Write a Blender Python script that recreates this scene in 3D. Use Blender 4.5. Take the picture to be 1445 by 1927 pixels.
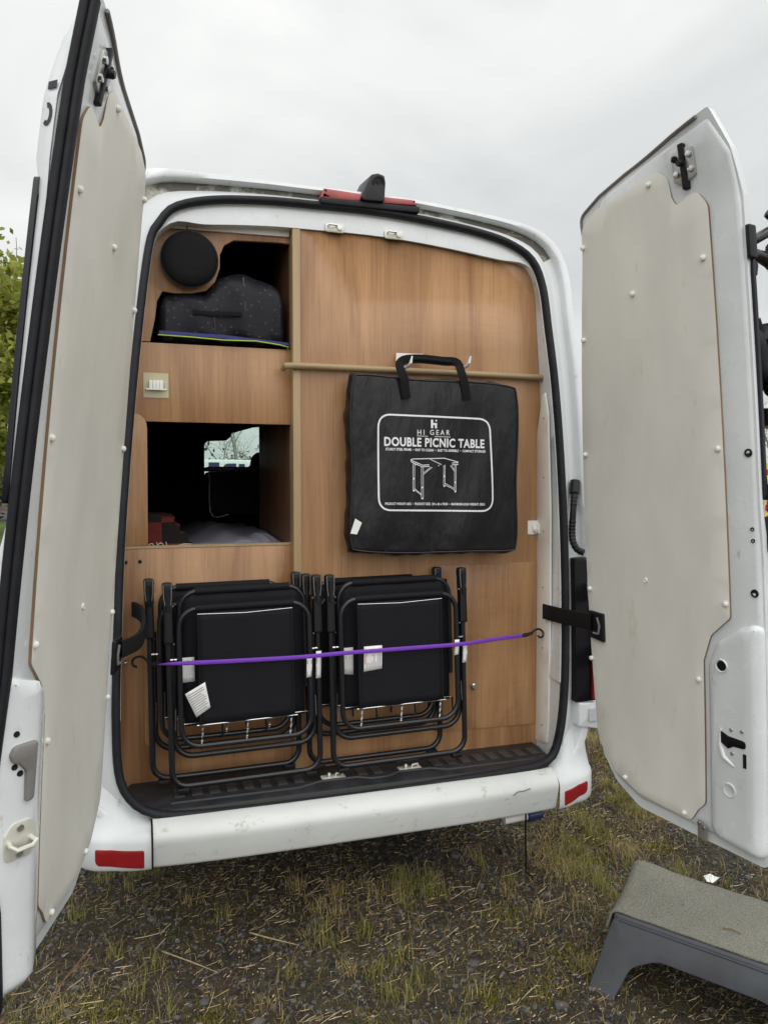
import bpy, bmesh, math, random
import numpy as np
from mathutils import Vector, Matrix
from mathutils.geometry import delaunay_2d_cdt
random.seed(7); rng = np.random.default_rng(7)
for o in list(bpy.data.objects): bpy.data.objects.remove(o)
sc = bpy.context.scene; col = sc.collection
R = math.radians

# ------------------------------------------------------------------ camera
cam_d = bpy.data.cameras.new('camera'); cam = bpy.data.objects.new('camera', cam_d); col.objects.link(cam)
cam_d.sensor_fit = 'VERTICAL'; cam_d.sensor_height = 36; cam_d.lens = 36*1450/1927
cam_d.clip_start = .05; cam_d.clip_end = 3000
cam.location = (-.77, -2.64, 1.60); cam.rotation_euler = (R(90-2.2), 0, R(-18))
sc.camera = cam

# ------------------------------------------------------------------ overcast sky
w = bpy.data.worlds.new('World'); sc.world = w; w.use_nodes = True
nt = w.node_tree; nt.nodes.clear()
def wn(t, **k):
    n = nt.nodes.new(t)
    for a, b in k.items(): setattr(n, a, b)
    return n
out = wn('ShaderNodeOutputWorld'); add = wn('ShaderNodeAddShader')
bg1 = wn('ShaderNodeBackground'); bg2 = wn('ShaderNodeBackground')
sky = wn('ShaderNodeTexSky', sky_type='NISHITA'); sky.sun_disc = False
sky.sun_elevation = R(48); sky.sun_rotation = R(200); sky.dust_density = 4; sky.air_density = .6
bg2.inputs[1].default_value = .008
tc = wn('ShaderNodeTexCoord'); mp = wn('ShaderNodeMapping'); mp.inputs['Scale'].default_value = (1.0, 1.0, 2.2); mp.inputs['Location'].default_value = (.35, .1, .2)
nz = wn('ShaderNodeTexNoise'); nz.inputs['Scale'].default_value = 2.1; nz.inputs['Detail'].default_value = 5; nz.inputs['Roughness'].default_value = .5; nz.inputs['Distortion'].default_value = .4
cr = wn('ShaderNodeValToRGB'); e = cr.color_ramp.elements
e[0].position = .28; e[0].color = (.67, .695, .69, 1); e[1].position = .66; e[1].color = (.985, .99, .965, 1)
L = nt.links.new
L(tc.outputs['Generated'], mp.inputs[0]); L(mp.outputs[0], nz.inputs['Vector']); L(nz.outputs['Fac'], cr.inputs[0]); 
# an overcast dome is brighter overhead than at the horizon
sx_ = wn('ShaderNodeSeparateXYZ'); mr_ = wn('ShaderNodeMapRange'); mr_.inputs['From Min'].default_value = 0; mr_.inputs['From Max'].default_value = 1; mr_.inputs['To Min'].default_value = .93; mr_.inputs['To Max'].default_value = 1.45
vm_ = wn('ShaderNodeVectorMath', operation='SCALE'); L(tc.outputs['Generated'], sx_.inputs[0]); L(sx_.outputs['Z'], mr_.inputs['Value']); L(cr.outputs[0], vm_.inputs[0]); L(mr_.outputs[0], vm_.inputs['Scale']); L(vm_.outputs[0], bg1.inputs[0])
L(sky.outputs[0], bg2.inputs[0]); bg1.inputs[1].default_value = .625
L(bg1.outputs[0], add.inputs[0]); L(bg2.outputs[0], add.inputs[1]); L(add.outputs[0], out.inputs[0])

# ------------------------------------------------------------------ veiled sun, behind the camera and high
sd = bpy.data.lights.new('sun', 'SUN'); sd.energy = 1.5; sd.angle = R(95); sd.color = (1, .98, .95)
so = bpy.data.objects.new('sun', sd); col.objects.link(so)
so.rotation_euler = Vector((-.06, .66, -.75)).to_track_quat('-Z', 'Y').to_euler()

sc.view_settings.view_transform = 'Standard'; sc.view_settings.look = 'None'
sc.view_settings.exposure = 0.45; sc.view_settings.gamma = 1; sc.view_settings.use_curve_mapping = False
sc.cycles.use_denoising = True; sc.cycles.max_bounces = 8; sc.cycles.transparent_max_bounces = 12

# ------------------------------------------------------------------ materials
MAT = {}
def node(n, t, **k):
    x = n.nodes.new(t)
    for a, b in k.items(): setattr(x, a, b)
    return x
def mat(name, c, rough=.5, metal=0., spec=.5, var=0., vs=6., bump=0., bs=150., vc=None, stretch=(1, 1, 1), coat=0., bdet=3, rvar=0., bd=.004, speck=None):
    m = bpy.data.materials.new(name); m.use_nodes = True; n = m.node_tree; p = n.nodes['Principled BSDF']; l = n.links.new
    p.inputs['Base Color'].default_value = (*c, 1); p.inputs['Roughness'].default_value = rough; p.inputs['Metallic'].default_value = metal
    p.inputs['Specular IOR Level'].default_value = spec; p.inputs['Coat Weight'].default_value = coat; p.inputs['Coat Roughness'].default_value = .12
    if var or bump or rvar:
        t = node(n, 'ShaderNodeTexCoord'); mpn = node(n, 'ShaderNodeMapping'); mpn.inputs['Scale'].default_value = stretch
        l(t.outputs['Object'], mpn.inputs[0])
    if var or rvar:
        z = node(n, 'ShaderNodeTexNoise'); z.inputs['Scale'].default_value = vs; z.inputs['Detail'].default_value = 6; z.inputs['Roughness'].default_value = .62
        l(mpn.outputs[0], z.inputs['Vector'])
    if var:
        r = node(n, 'ShaderNodeValToRGB'); q = r.color_ramp.elements
        v2 = vc or tuple(x*(1-var) for x in c)
        q[0].position = .33; q[0].color = (*v2, 1); q[1].position = .66; q[1].color = (*(tuple(min(1, x*(1+var*.5)) for x in c) if not vc else c), 1)
        l(z.outputs['Fac'], r.inputs[0]); l(r.outputs[0], p.inputs['Base Color'])
    if speck:                                   # specks, scuffs and runs of road dirt
        z3 = node(n, 'ShaderNodeTexNoise'); z3.inputs['Scale'].default_value = speck[0]; z3.inputs['Detail'].default_value = 9; z3.inputs['Roughness'].default_value = .72
        m3 = node(n, 'ShaderNodeMapping'); m3.inputs['Scale'].default_value = speck[3]; l(t.outputs['Object'], m3.inputs[0]); l(m3.outputs[0], z3.inputs['Vector'])
        r3 = node(n, 'ShaderNodeValToRGB'); r3.color_ramp.elements[0].position = speck[1]; r3.color_ramp.elements[0].color = (1, 1, 1, 1); r3.color_ramp.elements[1].position = speck[1]+.10; r3.color_ramp.elements[1].color = (*speck[2], 1)
        x3 = node(n, 'ShaderNodeMix', data_type='RGBA', blend_type='MULTIPLY'); x3.inputs[0].default_value = 1; l(z3.outputs['Fac'], r3.inputs[0]); l(r.outputs[0], x3.inputs[6]); l(r3.outputs[0], x3.inputs[7]); l(x3.outputs[2], p.inputs['Base Color'])
    if rvar:
        mr = node(n, 'ShaderNodeMapRange'); mr.inputs['From Min'].default_value = .3; mr.inputs['From Max'].default_value = .7
        mr.inputs['To Min'].default_value = max(.03, rough-rvar); mr.inputs['To Max'].default_value = min(1, rough+rvar)
        l(z.outputs['Fac'], mr.inputs['Value']); l(mr.outputs[0], p.inputs['Roughness'])
    if bump:
        b = node(n, 'ShaderNodeBump'); b.inputs['Strength'].default_value = bump; b.inputs['Distance'].default_value = bd
        z2 = node(n, 'ShaderNodeTexNoise'); z2.inputs['Scale'].default_value = bs; z2.inputs['Detail'].default_value = bdet
        l(mpn.outputs[0], z2.inputs['Vector']); l(z2.outputs['Fac'], b.inputs['Height']); l(b.outputs[0], p.inputs['Normal'])
    MAT[name] = m; return m
def wood(name, dark, lite, off=0.):
    m = mat(name, lite, rough=.36, spec=.45); n = m.node_tree; p = n.nodes['Principled BSDF']; l = n.links.new
    t = node(n, 'ShaderNodeTexCoord'); oi = node(n, 'ShaderNodeObjectInfo'); va = node(n, 'ShaderNodeVectorMath', operation='MULTIPLY_ADD')
    cmb = node(n, 'ShaderNodeCombineXYZ'); l(oi.outputs['Random'], cmb.inputs[0]); l(oi.outputs['Random'], cmb.inputs[2])
    va.inputs[1].default_value = (11, 0, 7); l(cmb.outputs[0], va.inputs[0]); l(t.outputs['Object'], va.inputs[2])
    def nz_(scale, s, det, dist, rg=.6):
        mm = node(n, 'ShaderNodeMapping'); mm.inputs['Scale'].default_value = scale; l(va.outputs[0], mm.inputs[0])
        z = node(n, 'ShaderNodeTexNoise'); z.inputs['Scale'].default_value = s; z.inputs['Detail'].default_value = det; z.inputs['Distortion'].default_value = dist; z.inputs['Roughness'].default_value = rg
        l(mm.outputs[0], z.inputs['Vector']); return z
    a = nz_((1, 1, .085), 5.5, 4, 1.1); b = nz_((1, 1, .025), 110, 3, .2); c = nz_((.35, 1, 1.6), 42, 2, .6); d = nz_((1, 1, .3), 3.3, 2, .3)
    def ma(op, x, y):
        k = node(n, 'ShaderNodeMath', operation=op)
        for i, v in enumerate((x, y)):
            if isinstance(v, (int, float)): k.inputs[i].default_value = v
            else: l(v, k.inputs[i])
        return k.outputs[0]
    s = ma('ADD', ma('MULTIPLY', a.outputs['Fac'], .72), ma('MULTIPLY', b.outputs['Fac'], .20))
    dm = ma('MULTIPLY', ma('SUBTRACT', d.outputs['Fac'], .42), 1.1); s = ma('ADD', s, ma('MULTIPLY', ma('MULTIPLY', c.outputs['Fac'], ma('MAXIMUM', dm, 0)), .36))
    r = node(n, 'ShaderNodeValToRGB'); q = r.color_ramp.elements
    q[0].position = .27; q[0].color = (*dark, 1); q[1].position = .66; q[1].color = (*lite, 1)
    md = r.color_ramp.elements.new(.46); md.color = (*[x*.45+y*.55 for x, y in zip(dark, lite)], 1)
    l(s, r.inputs[0]); l(r.outputs[0], p.inputs['Base Color'])
    e_ = nz_((1, 1, .018), 330, 2, .1, .5); rp = node(n, 'ShaderNodeValToRGB'); rp.color_ramp.elements[0].position = .30; rp.color_ramp.elements[0].color = (.80, .77, .74, 1); rp.color_ramp.elements[1].position = .42; rp.color_ramp.elements[1].color = (1, 1, 1, 1)
    l(e_.outputs['Fac'], rp.inputs[0]); mu_ = node(n, 'ShaderNodeMix', data_type='RGBA', blend_type='MULTIPLY'); mu_.inputs[0].default_value = 1; l(r.outputs[0], mu_.inputs[6]); l(rp.outputs[0], mu_.inputs[7]); l(mu_.outputs[2], p.inputs['Base Color'])
    bm_ = node(n, 'ShaderNodeBump'); bm_.inputs['Strength'].default_value = .08; bm_.inputs['Distance'].default_value = .001; l(b.outputs['Fac'], bm_.inputs['Height']); l(bm_.outputs[0], p.inputs['Normal'])
    return m
wood('walnut', (.195, .086, .036), (.475, .272, .132)); wood('shaded_walnut', (.10, .045, .025), (.22, .11, .06))  # second walnut: same wood with the interior's shade put into its colour
wood('oak_edge', (.30, .205, .10), (.42, .30, .165)); wood('ply_edge', (.16, .10, .055), (.32, .21, .12))
mat('white_paint', (.73, .765, .78), rough=.24, spec=.5, coat=.5, var=.07, vs=5, rvar=.10, speck=(26, .60, (.72, .70, .65), (1, 1, .5)))
mat('bumper_white', (.66, .685, .67), rough=.34, spec=.45, var=.06, vs=5, rvar=.1, bump=.03, bs=60, speck=(22, .58, (.66, .64, .57), (.6, 1, 1)))
mat('board', (.745, .735, .675), rough=.58, spec=.3, var=.10, vs=3.2, bump=.35, bs=7, stretch=(1, 1, .45), rvar=.12, speck=(17, .60, (.87, .85, .78), (1, 1, .35)))
mat('cap_white', (.85, .85, .82), rough=.4); mat('lining', (.84, .82, .75), rough=.5, var=.05, vs=5)
mat('rubber', (.013, .014, .018), rough=.6, spec=.3, var=.35, vs=20, bump=.15, bs=120)
mat('black_plastic', (.008, .008, .010), rough=.42, spec=.35, bump=.06, bs=500)
mat('gloss_black', (.006, .006, .008), rough=.34, spec=.25); mat('matt_black', (.010, .010, .011), rough=.8, spec=.2)
mat('step_plastic', (.021, .022, .025), rough=.5, spec=.4, var=.4, vs=14, bump=.2, bs=350, rvar=.15)
mat('rib_plastic', (.045, .046, .051), rough=.45, spec=.4, bump=.3, bs=500)
mat('red_lens', (.26, .010, .014), rough=.18, spec=.6, bump=.25, bs=300); mat('faded_red', (.40, .085, .085), rough=.45, var=.2, vs=20)
mat('clear_lens', (.6, .62, .62), rough=.15, bump=.6, bs=180)
mat('zinc', (.52, .53, .50), rough=.38, metal=.85, var=.15, vs=30); mat('cream_metal', (.66, .66, .58), rough=.35, metal=.25, var=.12, vs=30)
mat('steel', (.62, .62, .62), rough=.25, metal=1.); mat('grey_plastic', (.20, .19, .18), rough=.45, var=.1, vs=12)
mat('glass_edge', (.006, .006, .014), rough=.2)
mat('tube_black', (.012, .0125, .016), rough=.26, spec=.5, bump=.05, bs=400)
mat('bag_black', (.0065, .0065, .0095), rough=.44, spec=.36, bump=.8, bs=9, bdet=3, stretch=(1.7, 1, .7), bd=.014); mat('bag_piping', (.012, .012, .014), rough=.55)
mat('strap_black', (.007, .007, .0085), rough=.8, spec=.2, bump=.4, bs=700)
mat('print_white', (.80, .80, .82), rough=.6); mat('paper', (.82, .82, .82), rough=.7, var=.05, vs=40)
mat('ink', (.35, .35, .36), rough=.7); mat('ink_red', (.65, .20, .10), rough=.7)
mat('purple', (.19, .045, .50), rough=.65, bump=.8, bs=300, stretch=(.25, 1, 1)); mat('blue_zip', (.008, .014, .14), rough=.5); mat('lime', (.42, .58, .03), rough=.5)
mat('clear_plastic', (.50, .46, .28), rough=.25)
mat('tan_rod', (.33, .245, .13), rough=.5, var=.2, vs=30, stretch=(.1, 1, 1))
mat('cloth_grey', (.17, .17, .21), rough=.9, bump=.2, bs=60); mat('cloth_cream', (.62, .55, .42), rough=.9)
mat('blue_plastic', (.015, .03, .10), rough=.4); mat('carpet', (.27, .265, .225), rough=1., var=.55, vs=260, bump=1.0, bs=420, spec=.1)
mat('stool_grey', (.058, .064, .073), rough=.55, var=.25, vs=9, bump=.12, bs=260, rvar=.12)
mat('letter_black', (.02, .022, .035), rough=.5); mat('navy', (.02, .035, .10), rough=.5); mat('seat_black', (.015, .015, .017), rough=.75)
mat('asphalt', (.06, .06, .062), rough=.9, var=.3, vs=3); mat('brick_wall', (.16, .12, .09), rough=.9, var=.4, vs=2)
mat('bark', (.07, .055, .04), rough=.9, var=.4, vs=12); mat('hazed_bark', (.27, .27, .23), rough=.9, var=.3, vs=5)  # far-tree bark is lightened, so distance haze is part of its colour
mat('tyre', (.015, .015, .016), rough=.8); mat('hivis', (.75, .72, .05), rough=.5); mat('chev_red', (.45, .03, .03), rough=.5); mat('car_white', (.72, .74, .73), rough=.3)
mat('dry_straw', (.38, .29, .15), rough=.85, var=.45, vs=30); mat('twig', (.20, .10, .055), rough=.85, var=.4, vs=25)
mat('moss', (.15, .15, .02), rough=.95, var=.4, vs=60, bump=.9, bs=200)

def leaf_mat(name, a, b, tr=.3):
    m = mat(name, a, rough=.55, spec=.3); n = m.node_tree; p = n.nodes['Principled BSDF']; l = n.links.new
    g = node(n, 'ShaderNodeNewGeometry'); r = node(n, 'ShaderNodeValToRGB'); r.color_ramp.elements[0].color = (*a, 1); r.color_ramp.elements[1].color = (*b, 1)
    l(g.outputs['Random Per Island'], r.inputs[0]); l(r.outputs[0], p.inputs['Base Color'])
    t = node(n, 'ShaderNodeBsdfTranslucent'); l(r.outputs[0], t.inputs[0]); mx = node(n, 'ShaderNodeMixShader'); mx.inputs[0].default_value = tr
    l(p.outputs[0], mx.inputs[1]); l(t.outputs[0], mx.inputs[2]); l(mx.outputs[0], n.nodes['Material Output'].inputs[0]); return m
leaf_mat('leaf_green', (.13, .18, .028), (.55, .55, .14), .5); leaf_mat('leaf_hedge', (.05, .075, .02), (.16, .15, .06))
leaf_mat('grass_green', (.13, .145, .028), (.40, .36, .13)); leaf_mat('grass_dry', (.20, .16, .06), (.55, .43, .20), .2); leaf_mat('straw_mix', (.085, .048, .026), (.60, .47, .27), .05)
leaf_mat('moss_green', (.13, .125, .012), (.30, .28, .04)); leaf_mat('stone_mix', (.016, .016, .017), (.115, .11, .105), 0)

# glass of the windscreen: thin, tinted, lightly reflecting
gm = bpy.data.materials.new('windscreen_glass'); gm.use_nodes = True; n = gm.node_tree; n.nodes.remove(n.nodes['Principled BSDF'])
tr = node(n, 'ShaderNodeBsdfTransparent'); tr.inputs[0].default_value = (.86, .95, .92, 1); gl = node(n, 'ShaderNodeBsdfGlossy'); gl.inputs['Roughness'].default_value = .02
mx = node(n, 'ShaderNodeMixShader'); mx.inputs[0].default_value = .07; n.links.new(tr.outputs[0], mx.inputs[1]); n.links.new(gl.outputs[0], mx.inputs[2]); n.links.new(mx.outputs[0], n.nodes['Material Output'].inputs[0]); MAT['glass'] = gm

# mesh fabric of the chairs: dark weave
def weave(name, c1, c2, sc_=900):
    m = mat(name, c1, rough=.7, spec=.18); n = m.node_tree; p = n.nodes['Principled BSDF']; l = n.links.new
    t = node(n, 'ShaderNodeTexCoord'); k = node(n, 'ShaderNodeTexChecker'); k.inputs['Scale'].default_value = sc_; k.inputs['Color1'].default_value = (*c1, 1); k.inputs['Color2'].default_value = (*c2, 1)
    l(t.outputs['Object'], k.inputs[0]); l(k.outputs[0], p.inputs['Base Color'])
weave('mesh_black', (.0045, .0048, .0065), (.013, .0135, .017), 640)
# dirty white paint of the rain gutter: algae and grime in patches
def dirty(name, clean, grime, lo, hi):
    m = mat(name, clean, rough=.5); n = m.node_tree; p = n.nodes['Principled BSDF']; l = n.links.new
    t = node(n, 'ShaderNodeTexCoord'); z = node(n, 'ShaderNodeTexNoise'); z.inputs['Scale'].default_value = 9; z.inputs['Detail'].default_value = 8; z.inputs['Roughness'].default_value = .7
    r = node(n, 'ShaderNodeValToRGB'); r.color_ramp.elements[0].position = lo; r.color_ramp.elements[0].color = (*clean, 1); r.color_ramp.elements[1].position = hi; r.color_ramp.elements[1].color = (*grime, 1)
    l(t.outputs['Object'], z.inputs['Vector']); l(z.outputs['Fac'], r.inputs[0]); l(r.outputs[0], p.inputs['Base Color'])
dirty('gutter_grime', (.50, .50, .43), (.075, .07, .05), .36, .50); dirty('gutter_side', (.69, .72, .72), (.30, .30, .22), .60, .78); dirty('corner_paint', (.64, .67, .68), (.45, .45, .34), .66, .85)
# printed fabric of the bedding bag: small pale rings
def rings():
    m = mat('bag_rings', (.010, .010, .0145), rough=.50, spec=.22, bump=.45, bs=16, bdet=4); n = m.node_tree; p = n.nodes['Principled BSDF']; l = n.links.new
    t = node(n, 'ShaderNodeTexCoord'); mm = node(n, 'ShaderNodeMapping'); mm.inputs['Scale'].default_value = (34, 0, 40); mm.inputs['Rotation'].default_value = (0, R(38), 0); l(t.outputs['Object'], mm.inputs[0])
    v = node(n, 'ShaderNodeTexVoronoi'); v.inputs['Scale'].default_value = 1; v.inputs['Randomness'].default_value = .25; l(mm.outputs[0], v.inputs['Vector'])
    r = node(n, 'ShaderNodeValToRGB'); r.color_ramp.interpolation = 'CONSTANT'; q = r.color_ramp.elements
    q[0].position = 0; q[0].color = (.010, .010, .0145, 1); q[1].position = .085; q[1].color = (.055, .055, .065, 1); k = q.new(.15); k.color = (.010, .010, .0145, 1)
    l(v.outputs['Distance'], r.inputs[0]); l(r.outputs[0], p.inputs['Base Color'])
rings()
# tartan of the blanket: red and black squares
def tartan():
    m = mat('tartan', (.3, .02, .015), rough=.95); n = m.node_tree; p = n.nodes['Principled BSDF']; l = n.links.new
    t = node(n, 'ShaderNodeTexCoord'); k = node(n, 'ShaderNodeTexChecker'); k.inputs['Scale'].default_value = 9; k.inputs['Color1'].default_value = (.13, .018, .015, 1); k.inputs['Color2'].default_value = (.010, .006, .006, 1)
    l(t.outputs['Object'], k.inputs[0]); l(k.outputs[0], p.inputs['Base Color'])
tartan()
# ground: dark grit with earth, moss and washed-out patches
def ground_mat():
    m = mat('ground_earth', (.05, .04, .03), rough=.95, spec=.15); n = m.node_tree; p = n.nodes['Principled BSDF']; l = n.links.new
    t = node(n, 'ShaderNodeTexCoord')
    def nz_(s, det, rg=.65):
        z = node(n, 'ShaderNodeTexNoise'); z.inputs['Scale'].default_value = s; z.inputs['Detail'].default_value = det; z.inputs['Roughness'].default_value = rg; l(t.outputs['Object'], z.inputs['Vector']); return z
    def ramp(z, *st):
        r = node(n, 'ShaderNodeValToRGB'); q = r.color_ramp.elements; q[0].position = st[0][0]; q[0].color = (*st[0][1], 1); q[1].position = st[-1][0]; q[1].color = (*st[-1][1], 1)
        for s in st[1:-1]: k = q.new(s[0]); k.color = (*s[1], 1)
        l(z.outputs['Fac'], r.inputs[0]); return r
    a = ramp(nz_(55, 8, .75), (.30, (.018, .016, .014)), (.47, (.064, .053, .039)), (.62, (.140, .112, .074)), (.78, (.28, .23, .15)))
    b = ramp(nz_(14, 6), (.40, (.030, .029, .027)), (.62, (.115, .091, .060)))
    c = ramp(nz_(1.6, 4), (.48, (0, 0, 0)), (.62, (1, 1, 1)))
    m1 = node(n, 'ShaderNodeMix', data_type='RGBA'); m1.inputs[0].default_value = .45; l(a.outputs[0], m1.inputs[6]); l(b.outputs[0], m1.inputs[7])
    g = ramp(nz_(30, 6), (.38, (.055, .05, .018)), (.65, (.13, .12, .04)))
    m2 = node(n, 'ShaderNodeMix', data_type='RGBA'); mu = node(n, 'ShaderNodeMath', operation='MULTIPLY'); mu.inputs[1].default_value = .45; l(c.outputs[0], mu.inputs[0])
    l(mu.outputs[0], m2.inputs[0]); l(m1.outputs[2], m2.inputs[6]); l(g.outputs[0], m2.inputs[7]); l(m2.outputs[2], p.inputs['Base Color'])
    bp = node(n, 'ShaderNodeBump'); bp.inputs['Strength'].default_value = .9; bp.inputs['Distance'].default_value = .02; l(nz_(70, 8, .75).outputs['Fac'], bp.inputs['Height']); l(bp.outputs[0], p.inputs['Normal'])
    mat('far_grass', (.10, .15, .02), rough=.9, var=.45, vs=1.2, bump=.5, bs=20)
ground_mat()

# ------------------------------------------------------------------ mesh helpers
def finish(ob, label=None, cat=None, group=None, kind=None):
    if label: ob['label'] = label
    if cat: ob['category'] = cat
    if group: ob['group'] = group
    if kind: ob['kind'] = kind
    return ob
def thing(name, loc, label, cat, group=None, rot=(0, 0, 0)):
    o = bpy.data.objects.new(name, None); col.objects.link(o); o.location = loc; o.rotation_euler = rot; o.empty_display_size = .1
    return finish(o, label, cat, group)
def adopt(ob, parent, local=False):
    ob.parent = parent
    if parent is not None and not local: ob.matrix_parent_inverse = world_of(parent).inverted()
def world_of(o):
    m = o.matrix_basis.copy()
    if o.parent: m = world_of(o.parent) @ o.matrix_parent_inverse @ m
    return m
def cr_path(p, n, closed=True):
    """Catmull-Rom through p, resampled to n evenly spaced points"""
    p = np.array(p, float); k = len(p); o = []
    for i in range(k if closed else k-1):
        a, b, c, d = (p[(i-1) % k], p[i], p[(i+1) % k], p[(i+2) % k]) if closed else (p[max(i-1, 0)], p[i], p[i+1], p[min(i+2, k-1)])
        for t in np.linspace(0, 1, 12, endpoint=False):
            o.append(.5*((2*b)+(-a+c)*t+(2*a-5*b+4*c-d)*t*t+(-a+3*b-3*c+d)*t**3))
    o.append(p[0] if closed else p[-1]); o = np.array(o)
    s = np.r_[0, np.cumsum(np.linalg.norm(np.diff(o, axis=0), axis=1))]
    q = np.linspace(0, s[-1], n, endpoint=not closed)
    return np.stack([np.interp(q, s, o[:, j]) for j in range(o.shape[1])], 1)
def round_poly(pts, r=.02, seg=5):
    """pts: (x, y) or (x, y, radius); returns the outline with rounded corners"""
    o = []; k = len(pts)
    for i in range(k):
        a, b, c = (np.array(pts[j % k][:2], float) for j in (i-1, i, i+1)); rr = pts[i][2] if len(pts[i]) > 2 else r
        u, v = a-b, c-b; lu, lv = np.linalg.norm(u), np.linalg.norm(v); u /= lu; v /= lv
        d = min(rr/max(.05, math.tan(max(.05, math.acos(np.clip(u@v, -1, 1))/2))), lu*.48, lv*.48)
        if rr < 1e-4 or d < 1e-5: o.append(b); continue
        p0, p2 = b+u*d, b+v*d
        for t in np.linspace(0, 1, seg+1): o.append((1-t)**2*p0+2*t*(1-t)*b+t*t*p2)
    return np.array(o)
def dense(poly, step):
    o = []; k = len(poly)
    for i in range(k):
        a, b = np.array(poly[i]), np.array(poly[(i+1) % k]); m = max(1, int(np.linalg.norm(b-a)/step))
        o += [a+(b-a)*t for t in np.arange(m)/m]
    return np.array(o)
def inside(poly, pts):
    x, y = pts[:, 0], pts[:, 1]; r = np.zeros(len(pts), bool); k = len(poly); j = k-1
    for i in range(k):
        xi, yi = poly[i]; xj, yj = poly[j]
        c = ((yi > y) != (yj > y)) & (x < (xj-xi)*(y-yi)/((yj-yi) or 1e-12)+xi); r ^= c; j = i
    return r
def inset(poly, d):
    p = np.array(poly); a = np.roll(p, 1, 0); b = np.roll(p, -1, 0)
    area = .5*np.sum(p[:, 0]*b[:, 1]-b[:, 0]*p[:, 1]); t = b-a; t /= np.linalg.norm(t, axis=1)[:, None]+1e-12
    n = np.stack([-t[:, 1], t[:, 0]], 1)*(1 if area > 0 else -1)
    return p+n*d
class MB:
    def __init__(s): s.v = []; s.f = []
    def add(s, v, f):
        k = len(s.v); s.v += [tuple(map(float, q)) for q in v]; s.f += [tuple(i+k for i in g) for g in f]; return s
    def box(s, x0, x1, y0, y1, z0, z1, M=None):
        v = [Vector((x, y, z)) for x in (x0, x1) for y in (y0, y1) for z in (z0, z1)]
        if M: v = [M @ q for q in v]
        return s.add(v, [(0, 1, 3, 2), (4, 6, 7, 5), (0, 4, 5, 1), (2, 3, 7, 6), (0, 2, 6, 4), (1, 5, 7, 3)])
    def tube(s, pts, r, seg=8, closed=False, squash=None):
        pts = [Vector(p) for p in pts]; k = len(pts); rad = r if hasattr(r, '__len__') else [r]*k; v = []; prev = None
        for i in range(k):
            a = pts[(i-1) % k] if closed or i else pts[0]; b = pts[(i+1) % k] if closed or i < k-1 else pts[-1]
            t = (b-a).normalized()
            if prev is None: u = t.cross(Vector((0, 0, 1)) if abs(t.z) < .9 else Vector((0, 1, 0))).normalized()
            else: u = (prev-t*prev.dot(t)).normalized()
            prev = u; q = t.cross(u)
            for j in range(seg):
                an = 2*math.pi*j/seg; v.append(pts[i]+u*math.cos(an)*rad[i]+q*math.sin(an)*rad[i])
        f = []
        for i in range(k if closed else k-1):
            for j in range(seg):
                a = i*seg+j; b = i*seg+(j+1) % seg; c = ((i+1) % k)*seg+(j+1) % seg; d = ((i+1) % k)*seg+j; f.append((a, b, c, d))
        if not closed: f += [tuple(range(seg))[::-1], tuple((k-1)*seg+j for j in range(seg))]
        return s.add(v, f)
    def lathe(s, prof, M=None, seg=16):
        """prof: (radius, height) pairs about local z"""
        v = []; f = []; k = len(prof)
        for r, h in prof:
            for j in range(seg):
                a = 2*math.pi*j/seg; v.append(Vector((r*math.cos(a), r*math.sin(a), h)))
        for i in range(k-1):
            for j in range(seg): f.append((i*seg+j, i*seg+(j+1) % seg, (i+1)*seg+(j+1) % seg, (i+1)*seg+j))
        f += [tuple(range(seg))[::-1], tuple((k-1)*seg+j for j in range(seg))]
        if M: v = [M @ q for q in v]
        return s.add(v, f)
    def strip(s, rings, closed=True):
        k = len(rings[0]); v = [p for r in rings for p in r]; f = []
        for i in range(len(rings)-1):
            for j in range(k if closed else k-1): f.append((i*k+j, i*k+(j+1) % k, (i+1)*k+(j+1) % k, (i+1)*k+j))
        return s.add(v, f)
    def plate(s, outline, w0, w1, fn, bevel=0., step=.05, holes=(), grid=None, back=True):
        """slab between depths w0 and w1; fn(u, v, w) bends it into place; the w1 side carries the bevel"""
        outl = dense(outline, step); hs = [dense(h, step) for h in holes]
        def cap(loops, w):
            pts = np.concatenate(loops); ed = []; k = 0
            for lp in loops: ed += [(k+i, k+(i+1) % len(lp)) for i in range(len(lp))]; k += len(lp)
            if grid:
                lo, hi = pts.min(0), pts.max(0); gx, gy = np.meshgrid(np.arange(lo[0]+grid/2, hi[0], grid), np.arange(lo[1]+grid/2, hi[1], grid)); g = np.stack([gx.ravel(), gy.ravel()], 1)
                ok = inside(loops[0], g)
                for h in loops[1:]: ok &= ~inside(h, g)
                g = g[ok]; dd = np.min(np.linalg.norm(g[:, None]-pts[None], axis=2), axis=1) if len(g) else np.zeros(0); g = g[dd > grid*.35]; pts = np.concatenate([pts, g]) if len(g) else pts
            vs, _, fs, *_r = delaunay_2d_cdt([Vector(p) for p in pts], ed, [], 0, 1e-6)
            va = np.array([tuple(q) for q in vs]); ce = np.array([va[list(t)].mean(0) for t in fs]); ok = inside(loops[0], ce)
            for h in loops[1:]: ok &= ~inside(h, ce)
            s.add([fn(p[0], p[1], w) for p in va], [t for t, o in zip(fs, ok) if o])
        top = [inset(outl, bevel)]+[inset(h, -bevel) for h in hs] if bevel else [outl]+hs
        cap(top, w1)
        if back: cap([outl]+hs, w0)
        sg = 1 if w1 > w0 else -1
        for lo, ti in zip([outl]+hs, top):
            rr = [[fn(p[0], p[1], w0) for p in lo]]
            if bevel:
                mid = lo+(ti-lo)*.3; rr += [[fn(p[0], p[1], w1-sg*bevel) for p in lo], [fn(p[0], p[1], w1-sg*bevel*.3) for p in mid]]
            rr.append([fn(p[0], p[1], w1) for p in ti]); s.strip(rr)
        return s
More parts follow.
